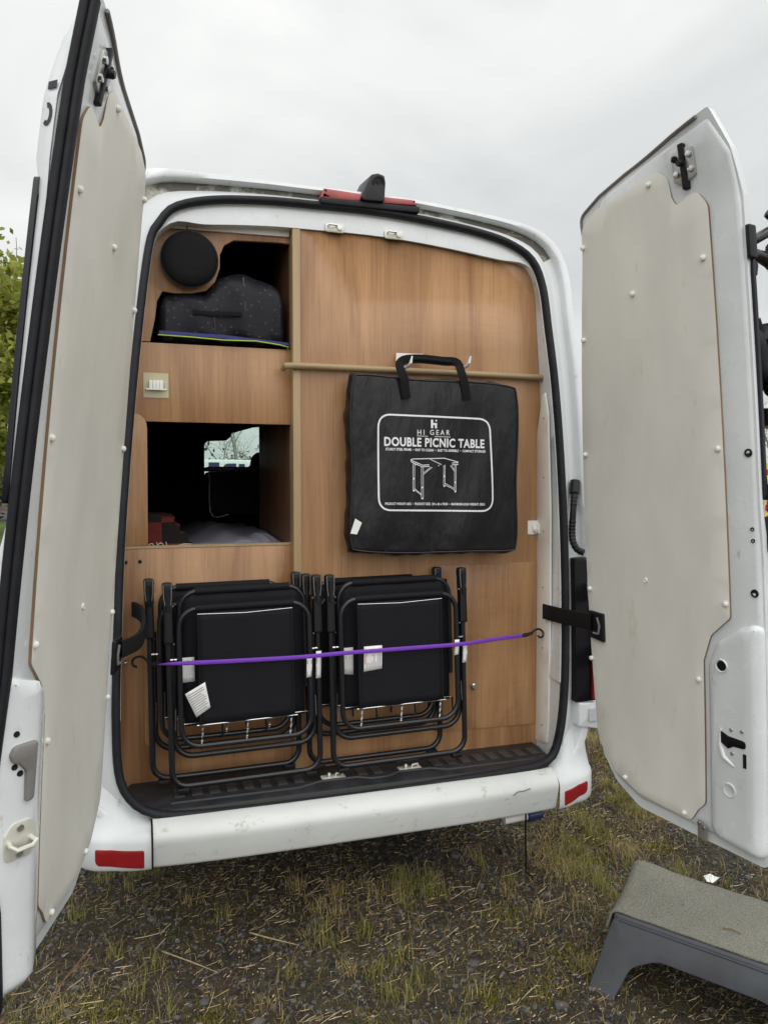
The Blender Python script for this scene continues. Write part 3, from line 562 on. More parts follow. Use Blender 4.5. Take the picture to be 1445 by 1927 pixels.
# ================================================================== rear doors
HX = .8736
UH = lambda z: .163+.035*(z-1.5)+.073*(z-1.5)**2
def door(s, ang):
    al = R(ang); eu = (-s*math.cos(al), -math.sin(al)); en = (-s*math.sin(al), math.cos(al)); side = 'left' if s < 0 else 'right'
    def m(u, z, nn):
        q = nn+rake(z); return (s*HX+u*eu[0]+q*en[0], u*eu[1]+q*en[1], z)
    def d3(u, z, nn): return Vector(m(u, z, nn))
    EN = Vector((en[0], en[1], -rake(1.6+.001)/.001+rake(1.6)/.001)).normalized(); EU = Vector((eu[0], eu[1], 0))
    sst = lambda a, b, x: (lambda t: t*t*(3-2*t))(min(1, max(0, (x-a)/(b-a))))
    def flare(z): return .015*sst(2.20, 2.28, z)+.028*(1-sst(1.36, 1.54, z))
    def curl(z, u=.86): return .16*max(0, z-2.42)*sst(.45, .80, u)
    UF = .862
    hz = [2.36, 2.2, 2.0, 1.8, 1.6, 1.4, 1.2, 1.0, .8, .68]
    skin = [(UF, .442, .03), (UF, 2.40, .1), (.846, 2.53, .1), (.800, 2.648, .012), (.66, 2.628, .1), (.46, 2.592, .1), (.34, 2.560, .06), (.240, 2.515, .045)]+[(UH(z)+.006, z, .05) for z in hz]+[(.198, .60, .06), (.262, .515, .06), (.37, .455, .08)]
    def ms(u, z, nn): return m(u, z, nn-flare(z)*sst(.55, .82, u)*(1 if nn < .02 else .2)+curl(z, u))
    SK = round_poly(skin, seg=4); sk = MB().plate(SK, .030, .011, ms, bevel=.009, step=.04, grid=.07)
    root = sk.build('rear_door', 'white_paint', van, ang=35)
    root['label'] = side+' rear door standing open, cream board screwed to its inner face'
    # stamped inner panel
    ip = [(.856, .475, .04), (.856, 2.38, .1), (.846, 2.52, .06), (.795, 2.624, .02), (.70, 2.610, .08), (.50, 2.580, .1), (.345, 2.545, .06)]+[(UH(z)+.003, z, .05) for z in hz[:-1]]+[(.205, .615, .06), (.272, .53, .06), (.38, .488, .08)]
    MB().plate(round_poly(ip, seg=4), .012, .038, lambda u, z, nn: m(u, z, nn+curl(z, u)*.8), bevel=.014, step=.03, grid=.07).build('inner_panel', 'white_paint', root, ang=50)
    # thick lower corner that carries latch and lever
    HN = .058
    HP = (lambda u: float(np.interp(u, (.672, .70, .795, .86), (.048, .060, .088, .030)))) if s < 0 else (lambda u: float(np.interp(u, (.672, .70, .83, .86), (.050, .057, .058, .044))))
    hb = [(.672, .485, .05), (.858, .470, .03), (.860, 1.19, .05), (.790, 1.165, .04), (.715, 1.115, .04), (.674, 1.03, .05)]
    MB().plate(round_poly(hb), .012, .062, lambda u, z, nn: m(u, z, .012+(nn-.012)/.05*(HP(u)-.012)), bevel=.020, step=.02, grid=.025).build('latch_housing', 'white_paint', root, ang=50)
    # cream board with notch round the upper latch
    bo = [(.760, 1.19, .02), (.762, 2.40, .05), (.728, 2.448, .03), (.690, 2.440, .02), (.655, 2.425, .03), (.640, 2.455, .02), (.632, 2.515, .04), (.598, 2.545, .03), (.46, 2.528, .1), (.33, 2.508, .06), (.262, 2.470, .04)]+[(UH(z)+.004, z, .05) for z in hz]+[(.20, .64, .05), (.275, .552, .05), (.38, .510, .06), (.600, .498, .03), (.628, .545, .02), (.656, .575, .03), (.660, 1.04, .05), (.690, 1.125, .04)]
    bd = MB().plate(round_poly(bo, seg=4), .0385, .046, m, bevel=.0012, step=.03, grid=.07).build('inner_board', 'board', root, ang=30); bd['label'] = 'cream painted board with bare plywood edge'
    bd.data.materials.append(MAT['ply_edge'])
    for pl in bd.data.polygons:
        if abs(pl.normal.x*EN.x+pl.normal.y*EN.y+pl.normal.z*EN.z) < .55: pl.material_index = 1
    # grey bead along the top flange
    tq = [q for q in inset(dense(SK, .03), .007) if q[1] > 2.40 and q[0] < .79]
    tp = [m(u, z, .032+curl(z, u)) for u, z in tq]
    MB().tube(tp, .0055, 6).build('flange_trim', 'grey_plastic', root)
    # screw caps
    caps = [(.261, 2.405), (.226, 2.10), (.192, 1.70), (.176, 1.21), (.170, .95), (.561, 2.517), (.735, 2.256), (.462, 2.21), (.745, 1.70), (.440, 1.270), (.748, 1.232), (.642, .975), (.575, .515), (.321, .548)]
    for i, (u, z) in enumerate(caps):
        pr = [(.0075, 0), (.0085, .003), (.0078, .007), (.004, .0095)] if i != 9 else [(.0075, 0), (.0085, .003), (.0075, .0045), (.004, .0035)]
        MB().lathe(pr, look(m(u, z, .046), EN), 12).build('screw_cap', 'cap_white', root)
    # upper latch: plate, bolts, black slide
    u0, z0 = .700, 2.528
    def ml(u, z, nn): return m(u, z, nn+curl(z, u)*.8)
    la = MB().plate(round_poly([(u0-.042, z0-.038, .008), (u0-.015, z0-.055, .01), (u0+.036, z0-.038, .01), (u0+.036, z0+.040, .01), (u0-.010, z0+.045, .01), (u0-.042, z0+.038, .01)]), .037, .046, ml, bevel=.001).build('upper_latch', 'zinc', root)
    MB().plate(round_poly([(u0-.012, z0-.068), (u0+.008, z0-.068), (u0+.010, z0+.056), (u0-.010, z0+.056)], .004), .037, .052, ml, bevel=.003).build('latch_slide', 'black_plastic', la)
    MB().lathe([(.010, 0), (.011, .012), (.008, .018)], look(ml(u0-.002, z0+.003, .050), EN), 12).build('latch_roller', 'black_plastic', la)
    for du, dz in ((-.028, -.020), (.024, .02), (.024, -.020), (-.028, .022)):
        MB().lathe([(.010, 0), (.009, .007), (.004, .0085)], look(ml(u0+du, z0+dz, .046), EN), 10).build('bolt', 'steel' if (du, dz) != (-.028, .022) else 'matt_black', la)
    # door check strap bracket
    if s > 0:
        c = m(.235, 1.075, .046); q0 = Vector((.803, .118, 1.078)); q1 = Vector(m(.195, 1.088, .062))
        pts = [q0, q0+Vector((.02, -.03, -.005)), q0.lerp(q1, .35)+Vector((.01, -.012, -.004)), q0.lerp(q1, .65)+Vector((.008, -.008, -.002)), q1]
        pts = cr_path([tuple(p) for p in pts], 16, False)
    else:
        c = m(.100, 1.08, .05); q0 = Vector((-.775, .225, 1.150)); q1 = Vector(m(.105, 1.08, .06))
        pts = cr_path([tuple(q0), (-.748, .10, 1.15), (-.742, .01, 1.12), (-.760, -.055, 1.09), tuple(q1)], 20, False)
    k = MB(); hh = .030 if s > 0 else .026
    ringsl = []
    for i, p in enumerate(pts):
        t = Vector(pts[min(i+1, len(pts)-1)])-Vector(pts[max(i-1, 0)]); t.normalize(); nn = t.cross(Vector((0, 0, 1))).normalized()*.006; p = Vector(p)
        ringsl.append([p+nn+Vector((0, 0, -hh)), p+nn+Vector((0, 0, hh)), p-nn+Vector((0, 0, hh)), p-nn+Vector((0, 0, -hh))])
    k.strip(ringsl); k.build('check_strap', 'matt_black', root, bevel=.002)
    ub, zb = (.208, 1.080) if s > 0 else (.115, 1.07)
    bk = MB().plate(round_poly([(ub-.035, zb-.05), (ub+.035, zb-.06), (ub+.035, zb+.045), (ub-.035, zb+.05)], .006), .046, .058, m, bevel=.004).build('strap_bracket', 'black_plastic', root)
    MB().tube([m(ub-.01, zb-.03, .062), m(ub+.015, zb-.03, .062), m(ub+.022, zb, .062), m(ub+.012, zb+.03, .062)], .004, 6).build('spring_clip', 'grey_plastic', bk)
    # black grommets and plugs
    def plug(u, z, r, nn=.038): MB().lathe([(r, 0), (r*.95, .003), (r*.6, .002), (r*.55, -.002), (r*.1, -.002)], look(m(u, z, nn), EN), 18).build('rubber_plug', 'rubber', root)
    if s > 0:
        for u, z, r in ((.838, 1.685, .0125), (.840, 1.275, .0125), (.840, 1.464, .006), (.841, 1.43, .006)): plug(u, z, r, .038)
        MB().lathe([(.022, 0), (.020, .004), (.017, .002), (.016, -.006)], look(m(.735, 1.040, HN), EN), 22).build('socket_ring', 'white_paint', root)
        MB().lathe([(.0155, 0), (.015, .0015)], look(m(.735, 1.040, HN+.001), EN), 20).build('socket_hole', 'gloss_black', root)
        sl = MB().plate(round_poly([(.726, .836, .003), (.726, .800, .003), (.752, .786, .006), (.770, .798, .006), (.812, .800, .012), (.812, .824, .012), (.752, .826, .005)]), HN-.002, HN+.0025, m, bevel=.0015).build('lever_slot', 'gloss_black', root)
        for u, z in ((.763, .848), (.800, .852), (.765, .775)): MB().lathe([(.006, 0), (.005, .003), (.002, .0032)], look(m(u, z, HN), EN), 10).build('screw', 'zinc', root)
        MB().plate(round_poly([(.802, .742), (.813, .742), (.813, .785), (.802, .785)], .002), HN-.003, HN+.0015, m).build('drain_slot', 'matt_black', root)
        MB().lathe([(.024, -.003), (.0235, .0015), (.020, .0022), (.018, .0008), (.002, .0008)], look(m(.752, .655, HN), EN), 24).build('pressed_disc', 'white_paint', root)
        MB().tube([m(.725, .845, HN-.002), m(.722, .79, HN-.001), m(.735, .755, HN-.001), m(.77, .735, HN-.002)], [.004, .007, .008, .004], 8).build('pressed_rib', 'white_paint', root)
        lp = MB().plate(round_poly([(.632, .520), (.665, .503), (.665, .452), (.632, .462)], .006), .048, .054, m, bevel=.001).build('lower_latch', 'grey_plastic', root)
        for u, z in ((.638, .508), (.656, .497)): MB().lathe([(.006, 0), (.005, .004)], look(m(u, z, .054), EN), 10).build('bolt', 'steel', lp)
    else:
        # free edge of this door faces the camera: lever, striker and the broad edge seal
        def end(nn, z, du=0.):
            a = (nn-.03)/.0817; return m(.860-.065*a+du*.667, z, .030+.058*a+du*.747)
        EE = (EU*.667+EN*.747).normalized()
        e2 = lambda a, b, w_: end(a, b, w_)
        lv = [(.047, 1.012, .012), (.054, 1.030, .014), (.103, 1.034, .008), (.101, .945, .01), (.099, .905, .010), (.082, .900, .010), (.081, .97, .014), (.066, .990, .016), (.052, .995, .012)]
        MB().plate(round_poly(lv), -.004, .014, e2, bevel=.005, step=.01).build('release_lever', 'grey_plastic', root)
        for nn, z in ((.061, 1.055), (.060, .983), (.072, .966)): MB().lathe([(.0072, 0), (.0065, .002), (.003, .001)], look(end(nn, z), EE), 14).build('rubber_plug', 'rubber', root)
        sp = MB().plate(round_poly([(.048, .776, .012), (.100, .778, .014), (.109, .80, .01), (.109, .838, .01), (.098, .860, .012), (.060, .858, .012), (.044, .833, .008), (.043, .80, .008)]), -.004, .004, e2, bevel=.001, step=.01).build('striker', 'cream_metal', root)
        for z in (.846, .789): MB().lathe([(.0085, 0), (.0075, .004), (.0035, .0035)], look(end(.075, z, .004), EE), 12).build('bolt', 'zinc', sp)
        MB().tube([end(.054, .818, .002), end(.050, .816, .022), end(.060, .808, .028), end(.092, .808, .028), end(.102, .814, .022), end(.098, .818, .002)], .0055, 8).build('striker_loop', 'cream_metal', sp)
        zs = np.linspace(2.60, .30, 70); sq = MB(); rr = []
        for z in zs:
            zz = max(z, .45); nc = np.interp(zz, (.5, .69, .80, .92, 1.175, 1.9, 2.44, 2.6), (.028, .02, -.012, .004, .022, .043, .0555, .066))
            pr = [(.845, -.020), (.858, -.020), (.870, -.016), (.875, -.008), (.872, .001), (.865, .0035), (.870, .006), (.872, .012), (.868, .018), (.858, .020), (.845, .018)]
            rr.append([m(u, zz, nc+nn) for u, nn in pr])
        sq.strip(rr); sq.build('edge_seal', 'rubber', root, ang=80)
        # two strokes of the lettering that wraps round the edge
        arc_ = [(-.014+.010*math.cos(t), 2.362+.024*math.sin(t)) for t in np.linspace(1.9, -2.2, 9)]; arc2 = [(-.014+.004*math.cos(t), 2.362+.014*math.sin(t)) for t in np.linspace(-2.2, 1.9, 9)]
        for pg in ([(-.019, 2.412), (-.002, 2.417), (-.002, 2.432), (-.019, 2.427)], arc_+arc2):
            MB().plate(pg, .0, .0015, lambda a, b, w_: m(.8625+w_, b, a+.026)).build('lettering', 'letter_black', root)
    # hinge arms to the body pillar
    for zh in (.92, 1.17):
        MB().plate([(.0, zh-.035), (.30, zh-.03), (.30, zh+.03), (.0, zh+.035)], 0, .012, lambda u, z, nn: m(u, z, -.115+nn+.125*u/.30)).build('hinge', 'white_paint', root, bevel=.004)
    # dark window glass let into the outer skin between the two bulges
    go = round_poly([(.24, 1.58, .03), (.868, 1.555, .01), (.868, 2.235, .01), (.30, 2.235, .05)])
    MB().plate(go, .012, .002, m, step=.06, grid=.12).build('window_glass', 'glass_edge', root)
    return root, m
dl, ML = door(-1, 105.31)
dr, MR = door(1, 101.19)

# ================================================================== folding chairs
def arc_rect(x, z0, z1, r, y, seg=6):
    o = []
    for cx, cz, a0 in ((x-r, z0+r, -90), (x-r, z1-r, 0), (-x+r, z1-r, 90), (-x+r, z0+r, 180)):
        for t in np.linspace(0, 90, seg+1): o.append((cx+r*math.cos(R(a0+t)), y, cz+r*math.sin(R(a0+t))))
    return o
def u_path(x, z_top, z_bot, r, y0, y1, seg=7, flip=False):
    L_ = [(-x, y0, z_top)]
    for t in np.linspace(0, 90, seg+1): L_.append((-x+r-r*math.cos(R(t)), y1, z_bot+r-r*math.sin(R(t))))
    for t in np.linspace(0, 90, seg+1): L_.append((x-r+r*math.sin(R(t)), y1, z_bot+r-r*math.cos(R(t))))
    L_.append((x, y0, z_top)); return L_
def make_chair():
    c = thing('folding_chair', (0, 0, 0), 'chair', 'chair', 'folded camping chairs')
    HW = .262
    B = lambda mb, nm, mt, par=c, **k: mb.build(nm, mt, par, local=True, **k)
    B(MB().tube(u_path(HW, .64, 0, .055, -.004, 0), .0105, 10), 'front_leg_frame', 'tube_black')
    B(MB().tube(u_path(HW-.012, .52, .098, .065, .016, .018), .0105, 10), 'rear_leg_frame', 'tube_black')
    B(MB().tube(arc_rect(.228, .140, .618, .065, -.020), .0095, 10, closed=True), 'seat_frame', 'tube_black')
    B(MB().tube([(x, y, .86-z) for x, y, z in u_path(.222, .56, .188, .065, .034, .034)], .0095, 10), 'back_frame', 'tube_black')
    def sheet(hw, z0, z1, y, sag, nm, ph):
        k = MB(); nx, nz_ = 14, 14; v = []
        for j in range(nz_+1):
            for i in range(nx+1):
                a = i/nx*2-1; b = j/nz_; v.append((a*hw, y+sag*(1-a*a)*math.sin(b*math.pi)*(1-b*.3)+.0012*math.sin(7*a+ph+5*b), z0+(z1-z0)*b))
        k.add(v, [(j*(nx+1)+i, j*(nx+1)+i+1, (j+1)*(nx+1)+i+1, (j+1)*(nx+1)+i) for j in range(nz_) for i in range(nx)])
        o = B(k, nm, 'mesh_black'); md = o.modifiers.new('thick', 'SOLIDIFY'); md.thickness = .002; return o
    sf = sheet(.168, .214, .604, -.0285, .0025, 'seat_fabric', 0)
    for sx in (-1, 1): B(MB().tube([(sx*.163, -.0302, .216), (sx*.163, -.0300, .41), (sx*.163, -.0300, .600)], .0013, 4), 'hem', 'bag_piping', sf)
    B(MB().tube([(-.172, -.020, .618), (-.06, -.020, .6185), (.06, -.020, .6185), (.172, -.020, .618)], .0120, 12), 'sleeve', 'mesh_black', sf)
    B(MB().tube([(-.165, -.033, .600), (0, -.034, .595), (.165, -.033, .601)], .0012, 4), 'seam_wire', 'steel', sf)
    B(MB().tube([(-.176, -.027, .214), (.176, -.027, .214)], .0020, 6), 'fabric_rod', 'steel', sf)
    bf = sheet(.214, .20, .668, .030, .003, 'back_fabric', 2)
    B(MB().tube([(-.168, .034, .672), (.168, .034, .672)], .0140, 12), 'sleeve', 'mesh_black', bf)
    B(MB().tube([(-.222, .026, .208), (.222, .026, .208)], .0016, 5), 'fabric_rod', 'steel', bf)
    for x in (-.155, .0, .155):
        sp = [(x+.0030*math.cos(t*2.4)-.006*(t/28), -.026+.0030*math.sin(t*2.4), .212-.0023*t) for t in np.arange(0, 29, .8)]
        B(MB().tube(sp, .0012, 4), 'spring', 'steel')
        B(MB().tube([(x+.07, .028, .205), (x+.072, .030, .150)], .0035, 6), 'spring', 'black_plastic')
    for s in (-1, 1):
        ar = MB().plate(round_poly([(-.016, .50, .008), (.016, .50, .008), (.0145, .60, .03), (.0185, .712, .012), (-.0185, .712, .012), (-.0145, .60, .03)]), .012, -.016, lambda u, v, w_, s=s: (s*HW+u, w_-.003, v), bevel=.006)
        a = B(ar, 'armrest', 'black_plastic')
        for dx in (-.0125, .0125):
            B(MB().tube([(s*HW+dx*.75, -.020, .635), (s*HW+dx, -.0205, .66), (s*HW+dx*1.1, -.0195, .706)], .0016, 5), 'armrest_glint', 'grey_plastic', a)  # pale lines that paint a specular glint along the black armrest edges
        B(MB().tube([(s*HW, -.021, .615), (s*HW, -.022, .69)], .0080, 8), 'tube_end', 'tube_black', a)
        for z in (.63, .50, .445): B(MB().lathe([(.0032, 0), (.0028, .002)], look((s*(HW-.016), -.012, z), (-s*.3, -1, 0)), 8), 'rivet', 'steel')
        B(MB().tube([(s*(HW-.004), -.010, .445), (s*.232, -.012, .445)], .0035, 6), 'pivot_pin', 'steel')
        B(MB().tube([(s*(HW-.014), -.010, .20), (s*(HW-.017), -.013, .275)], .0022, 5), 'link_rod', 'steel')
        B(MB().box(s*HW*.86-.02, s*HW*.86+.02, -.012, .014, -.022, -.004), 'foot', 'black_plastic', bevel=.004)
    return c
chair0 = make_chair()
def copy_chair():
    r = chair0.copy(); col.objects.link(r)
    for ch in chair0.children:
        k = ch.copy(); col.objects.link(k); k.parent = r
        for g_ in ch.children:
            q = g_.copy(); col.objects.link(q); q.parent = k
    return r
def place(c, xl, xr, y, zb, tilt, lean, label):
    c.location = ((xl+xr)/2, y, zb); c.rotation_euler = (R(lean), R(tilt), 0); c['label'] = label; return c
ch_fl = chair0
ch_rl, ch_fr, ch_rr = copy_chair(), copy_chair(), copy_chair()
place(ch_fl, (-0.6495, 0.09, 0.8812)[0], (-0.1315, 0.09, 0.8376)[0], .085, .548, -.9, -1.5, 'black folded camping chair in front on the left, tilted white hang tag on its seat')
place(ch_rl, (-0.7146, 0.17, 0.866)[0], (-0.192, 0.17, 0.8219)[0], .165, .553, -.6, -1.5, 'black folded camping chair behind the left front one, nearest the cabinet corner')
place(ch_fr, (-0.0699, 0.08, 0.835)[0], (0.4311, 0.08, 0.7927)[0], .075, .556, -.9, -1.5, 'black folded camping chair in front on the right, square white label on its seat fabric')
place(ch_rr, (-0.1508, 0.155, 0.8223)[0], (0.3662, 0.155, 0.7787)[0], .150, .553, -.8, -1.5, 'black folded camping chair behind the right front one, under the picnic table bag')
bpy.context.view_layer.update()
# paper labels: each with its printed lines
def paper(parent, corners, y, lines=7, vertical=True, red=False):
    """four (x, z) corners in chair space, counter-clockwise from lower left"""
    c = [np.array(p, float) for p in corners]; at = lambda a, b, dy=0.: tuple((lambda p: (p[0], y-dy-.004*math.sin(b*2.2), p[1]))(c[0]*(1-a)*(1-b)+c[1]*a*(1-b)+c[2]*a*b+c[3]*(1-a)*b))
    k = MB(); k.add([at(i/4, j/6) for j in range(7) for i in range(5)], [(j*5+i, j*5+i+1, (j+1)*5+i+1, (j+1)*5+i) for j in range(6) for i in range(4)])
    o = k.build('care_label', 'paper', parent, local=True); md = o.modifiers.new('t', 'SOLIDIFY'); md.thickness = .0006
    q = MB()
    for i in range(lines):
        t = .14+.74*i/max(1, lines-1); b0, b1 = .08, .92-.25*random.random(); h = .16/lines
        pts = [(t-h, b0), (t+h, b0), (t+h, b1), (t-h, b1)] if vertical else [(b0, t-h), (b1, t-h), (b1, t+h), (b0, t+h)]
        q.add([at(a, b, .0010) for a, b in pts], [(0, 1, 2, 3)])
    q.build('print', 'ink', o, local=True, smooth=False)
    if red: MB().add([at(a, b, .0012) for a, b in ((.05, .3), (.09, .3), (.09, .7), (.05, .7))], [(0, 1, 2, 3)]).build('print', 'ink_red', o, local=True, smooth=False)
paper(ch_fl, [(-.223, .355), (-.176, .356), (-.176, .443), (-.223, .443)], .026, red=True)
paper(ch_fl, [(-.178, .245), (-.130, .275), (-.146, .365), (-.214, .330)], -.036, 9, vertical=False)
paper(ch_fr, [(-.210, .335), (-.172, .330), (-.172, .433), (-.210, .433)], .026)
paper(ch_fr, [(-.148, .350), (-.078, .356), (-.076, .443), (-.146, .443)], -.031, 8, red=True)
for c, x0, z0, h in ((ch_fl, .255, .335, .10), (ch_fl, .217, .345, .07), (ch_rl, .252, .34, .11), (ch_fr, .258, .345, .08), (ch_fr, .218, .38, .06)):
    paper(c, [(x0-.006, z0), (x0+.012, z0+.002), (x0+.016, z0+h), (x0-.004, z0+h)], -.016 if abs(x0) > .23 else -.0315, 2)

# ================================================================== picnic table bag
A0, A1, A2, A3 = (np.array((p[0], p[2])) for p in ((-0.0082, 0.095, 1.341), (0.6713, 0.095, 1.326), (0.6712, 0.095, 1.98), (-0.0051, 0.095, 2)))
YB = .098
BC = (A0+A1+A2+A3)/4
def bag_xy(a, b):
    p = A0*(1-a)*(1-b)+A1*a*(1-b)+A2*a*b+A3*(1-a)*b; ea, eb = abs(2*a-1), abs(2*b-1)
    p = BC+(p-BC)*(1-.028*(ea*eb)**7)
    return p+np.array((.0035*math.sin(9*b+1)*ea**5*(1 if a > .5 else -1), .003*math.sin(8*a+2)*eb**5-.004*math.exp(-((a-.5)/.3)**2)*b**6))
def bag_d(a, b):
    e_ = lambda t: max(0, 1-(2*t-1)**6)
    w = .009*e_(a)*e_(b)+.0046*math.sin(11*a-6*b+1)*e_(a)*(1-b*.6)+.0032*math.sin(23*a-9*b)*e_(a)*(1-b)*.9
    w += .0045*math.exp(-((a-.22)/.05)**2)*max(0, b-.55)*2*math.sin(26*(a+b*.5))+.0045*math.exp(-((a-.66)/.05)**2)*max(0, b-.6)*2
    w += .003*math.exp(-((a-.15-.25*(1-b))/.06)**2)*(1-b)-.0035*math.exp(-((a-.32-.18*(1-b))/.05)**2)
    w -= .0022*math.exp(-((b-.05)/.04)**2)*abs(math.sin(19*a))+.0015*math.sin(40*a+3)*math.exp(-((b-.97)/.05)**2)
    return w
def inv_bag(x, z):
    a = b = .5
    for _ in range(8):
        p = bag_xy(a, b); h = 1e-4; Ja = (bag_xy(a+h, b)-p)/h; Jb = (bag_xy(a, b+h)-p)/h; d = np.array((x, z))-p; det = Ja[0]*Jb[1]-Jb[0]*Ja[1]
        a += (d[0]*Jb[1]-Jb[0]*d[1])/det; b += (Ja[0]*d[1]-d[0]*Ja[1])/det
    return a, b
def bag_pt(x, z, off=.0012):
    a, b = inv_bag(x, z); return (x, YB-bag_d(min(1, max(0, a)), min(1, max(0, b)))-off, z)
bag = thing('picnic_table_bag', (.34, .13, 1.33), 'square black nylon bag printed with a white table drawing, hung on the wooden rail', 'bag')
k = MB(); nb = 56; fr_ = []
k.add([(*(lambda p: (p[0], YB-bag_d(i/nb, j/nb), p[1]))(bag_xy(i/nb, j/nb)),) for j in range(nb+1) for i in range(nb+1)], [(j*(nb+1)+i, j*(nb+1)+i+1, (j+1)*(nb+1)+i+1, (j+1)*(nb+1)+i) for j in range(nb) for i in range(nb)])
per = [(i/nb, 0) for i in range(nb)]+[(1, j/nb) for j in range(nb)]+[(1-i/nb, 1) for i in range(nb)]+[(0, 1-j/nb) for j in range(nb)]
rings_ = []
for dpt, grow in ((0, 0), (.012, .006), (.03, .010), (.055, .008), (.070, .002), (.074, -.01)):
    rg = []
    for i, (a, b) in enumerate(per):
        p = bag_xy(a, b); cdir = p-bag_xy(.5, .5); nn = np.array((1 if a == 1 else -1 if a == 0 else 0, 1 if b == 1 else -1 if b == 0 else 0), float); nn /= max(1, np.linalg.norm(nn))
        wob = .0035*math.sin(i*.37+dpt*60)+.0025*math.sin(i*.83+2) if dpt else 0
        q = p+nn*(grow+(wob if 0 < dpt < .07 else 0)); rg.append((q[0], YB-bag_d(a, b)+dpt if dpt < .05 else YB+dpt, q[1]))
    rings_.append(rg)
k.strip(rings_); k.add(rings_[-1], [tuple(range(len(per)))])
k.build('bag_body', 'bag_black', bag, ang=75)
MB().tube([(*(lambda p, a=a, b=b: (p[0], YB-bag_d(a, b)-.0005, p[1]))(bag_xy(a, b)),) for a, b in per[::2]], .0032, 6, closed=True).build('piping', 'bag_piping', bag)
# handle: two webbing straps that meet in a padded grip
def ribbon(pts, wdt, th, name, mt, par):
    rr = []
    for i, p in enumerate(pts):
        t = (Vector(pts[min(i+1, len(pts)-1)])-Vector(pts[max(0, i-1)])).normalized(); sd_ = t.cross(Vector((0, -1, 0))).normalized()*wdt/2; nn = sd_.normalized().cross(t)*th/2; p = Vector(p)
        rr.append([p-sd_-nn, p+sd_-nn, p+sd_+nn, p-sd_+nn])
    kk = MB().strip(rr); kk.add(rr[0], [(0, 1, 2, 3)]); kk.add(rr[-1], [(0, 1, 2, 3)]); return kk.build(name, mt, par, bevel=.0006)
s1 = [(0.2041, 0.085, 1.913), (0.197, 0.083, 1.952), (0.1928, 0.083, 1.991), (0.1826, 0.09, 2.019), (0.1819, 0.1, 2.044), (0.2047, 0.105, 2.06), (0.2537, 0.105, 2.066), (0.3074, 0.105, 2.065), (0.3618, 0.105, 2.062), (0.4079, 0.105, 2.062), (0.4235, 0.1, 2.048), (0.4259, 0.09, 2.026), (0.434, 0.083, 1.993), (0.443, 0.083, 1.951), (0.4485, 0.085, 1.915)]
hp = cr_path(s1, 44, False)
hs = ribbon([tuple(p) for p in hp], .034, .0025, 'handle', 'strap_black', bag)
MB().tube([tuple(p) for p in cr_path([(0.2256, 0.104, 2.063), (0.2743, 0.103, 2.065), (0.35, 0.103, 2.061), (0.3987, 0.104, 2.059)], 12, False)], [.004]+[.0078]*10+[.004], 8).build('grip', 'strap_black', hs)
tgp = [(0.0063, 0.088, 1.467), (0.0307, 0.088, 1.451), (0.0123, 0.088, 1.408), (-0.0121, 0.088, 1.412)]
MB().add([(p[0], bag_pt(p[0], p[2])[1]-.004, p[2]) for p in tgp], [(0, 1, 2, 3)]).build('care_label', 'paper', bag, smooth=False).modifiers.new('t', 'SOLIDIFY').thickness = .0006
# white hooks that carry the handle and the card behind it
MB().plate([(p[0], p[2]) for p in ((0.1967, 0.18, 2.097), (0.3058, 0.18, 2.099), (0.3014, 0.18, 2.076), (0.2227, 0.18, 2.074), (0.1946, 0.18, 2.044))], .183, .1815, IDF).build('hang_card', 'paper', bag, smooth=False)
for p in ((0.2219, 0.19, 2.047), (0.4605, 0.19, 2.058)):
    MB().tube([(p[0]-.004, .196, p[2]-.002), (p[0]-.003, .165, p[2]-.010), (p[0], .115, p[2]-.010), (p[0]+.002, .095, p[2]+.002), (p[0]+.006, .090, p[2]+.026)], [.006, .006, .006, .006, .003], 8).build('rail_hook', 'cap_white', van)
# ---- printing
def on_bag(mb, name, mt='print_white', par=None): return mb.build(name, mt, par or bag, smooth=False, merge=False)
def line_strip(mb, pts, wdt, closed=False):
    p = np.array(pts, float); kk = len(p); L_ = []
    for i in range(kk):
        a = p[(i-1) % kk] if closed or i else p[0]; b = p[(i+1) % kk] if closed or i < kk-1 else p[-1]; t = b-a; t /= np.linalg.norm(t)+1e-9; nn = np.array((-t[1], t[0]))*wdt/2; L_.append((p[i]+nn, p[i]-nn))
    v = [bag_pt(*q) for pr in L_ for q in pr]; mb.add(v, [(2*i, 2*i+1, (2*(i+1) % (2*kk))+1, 2*(i+1) % (2*kk)) for i in range(kk if closed else kk-1)]); return mb
XZ = lambda *a: [(p[0], p[2]) for p in a]
frm = XZ((0.0952, 0.09, 1.497), (0.5635, 0.09, 1.488), (0.5477, 0.09, 1.845), (0.0953, 0.09, 1.853)); fp = dense(round_poly([(*q, .05) for q in frm], seg=10), .012)
on_bag(line_strip(MB(), fp, .0065, True), 'printed_frame')
def put_text(body, L_, R_, height, bold=0., sp=1., name='printed_text'):
    v, f = text_mesh(body, bold, sp); lo, hi = v.min(0), v.max(0); L_, R_ = np.array(L_), np.array(R_); ux = (R_-L_); up = np.array((-ux[1], ux[0])); up = up/np.linalg.norm(up)*height; up = np.array((up[0]*.3, up[1]))
    mb = MB(); mb.add([bag_pt(*(L_+ux*((q[0]-lo[0])/(hi[0]-lo[0]))+up*((q[1]-lo[1])/(hi[1]-lo[1])))) for q in v], f); return on_bag(mb, name)
TL = lambda a, b: XZ(a, b)
put_text('DOUBLE PICNIC TABLE', *XZ((0.1181, 0.09, 1.735), (0.5257, 0.09, 1.732)), .0345, .030, 1.08)
put_text('HI GEAR', *XZ((0.2486, 0.09, 1.779), (0.3795, 0.09, 1.78)), .0195, .006, 1.5)
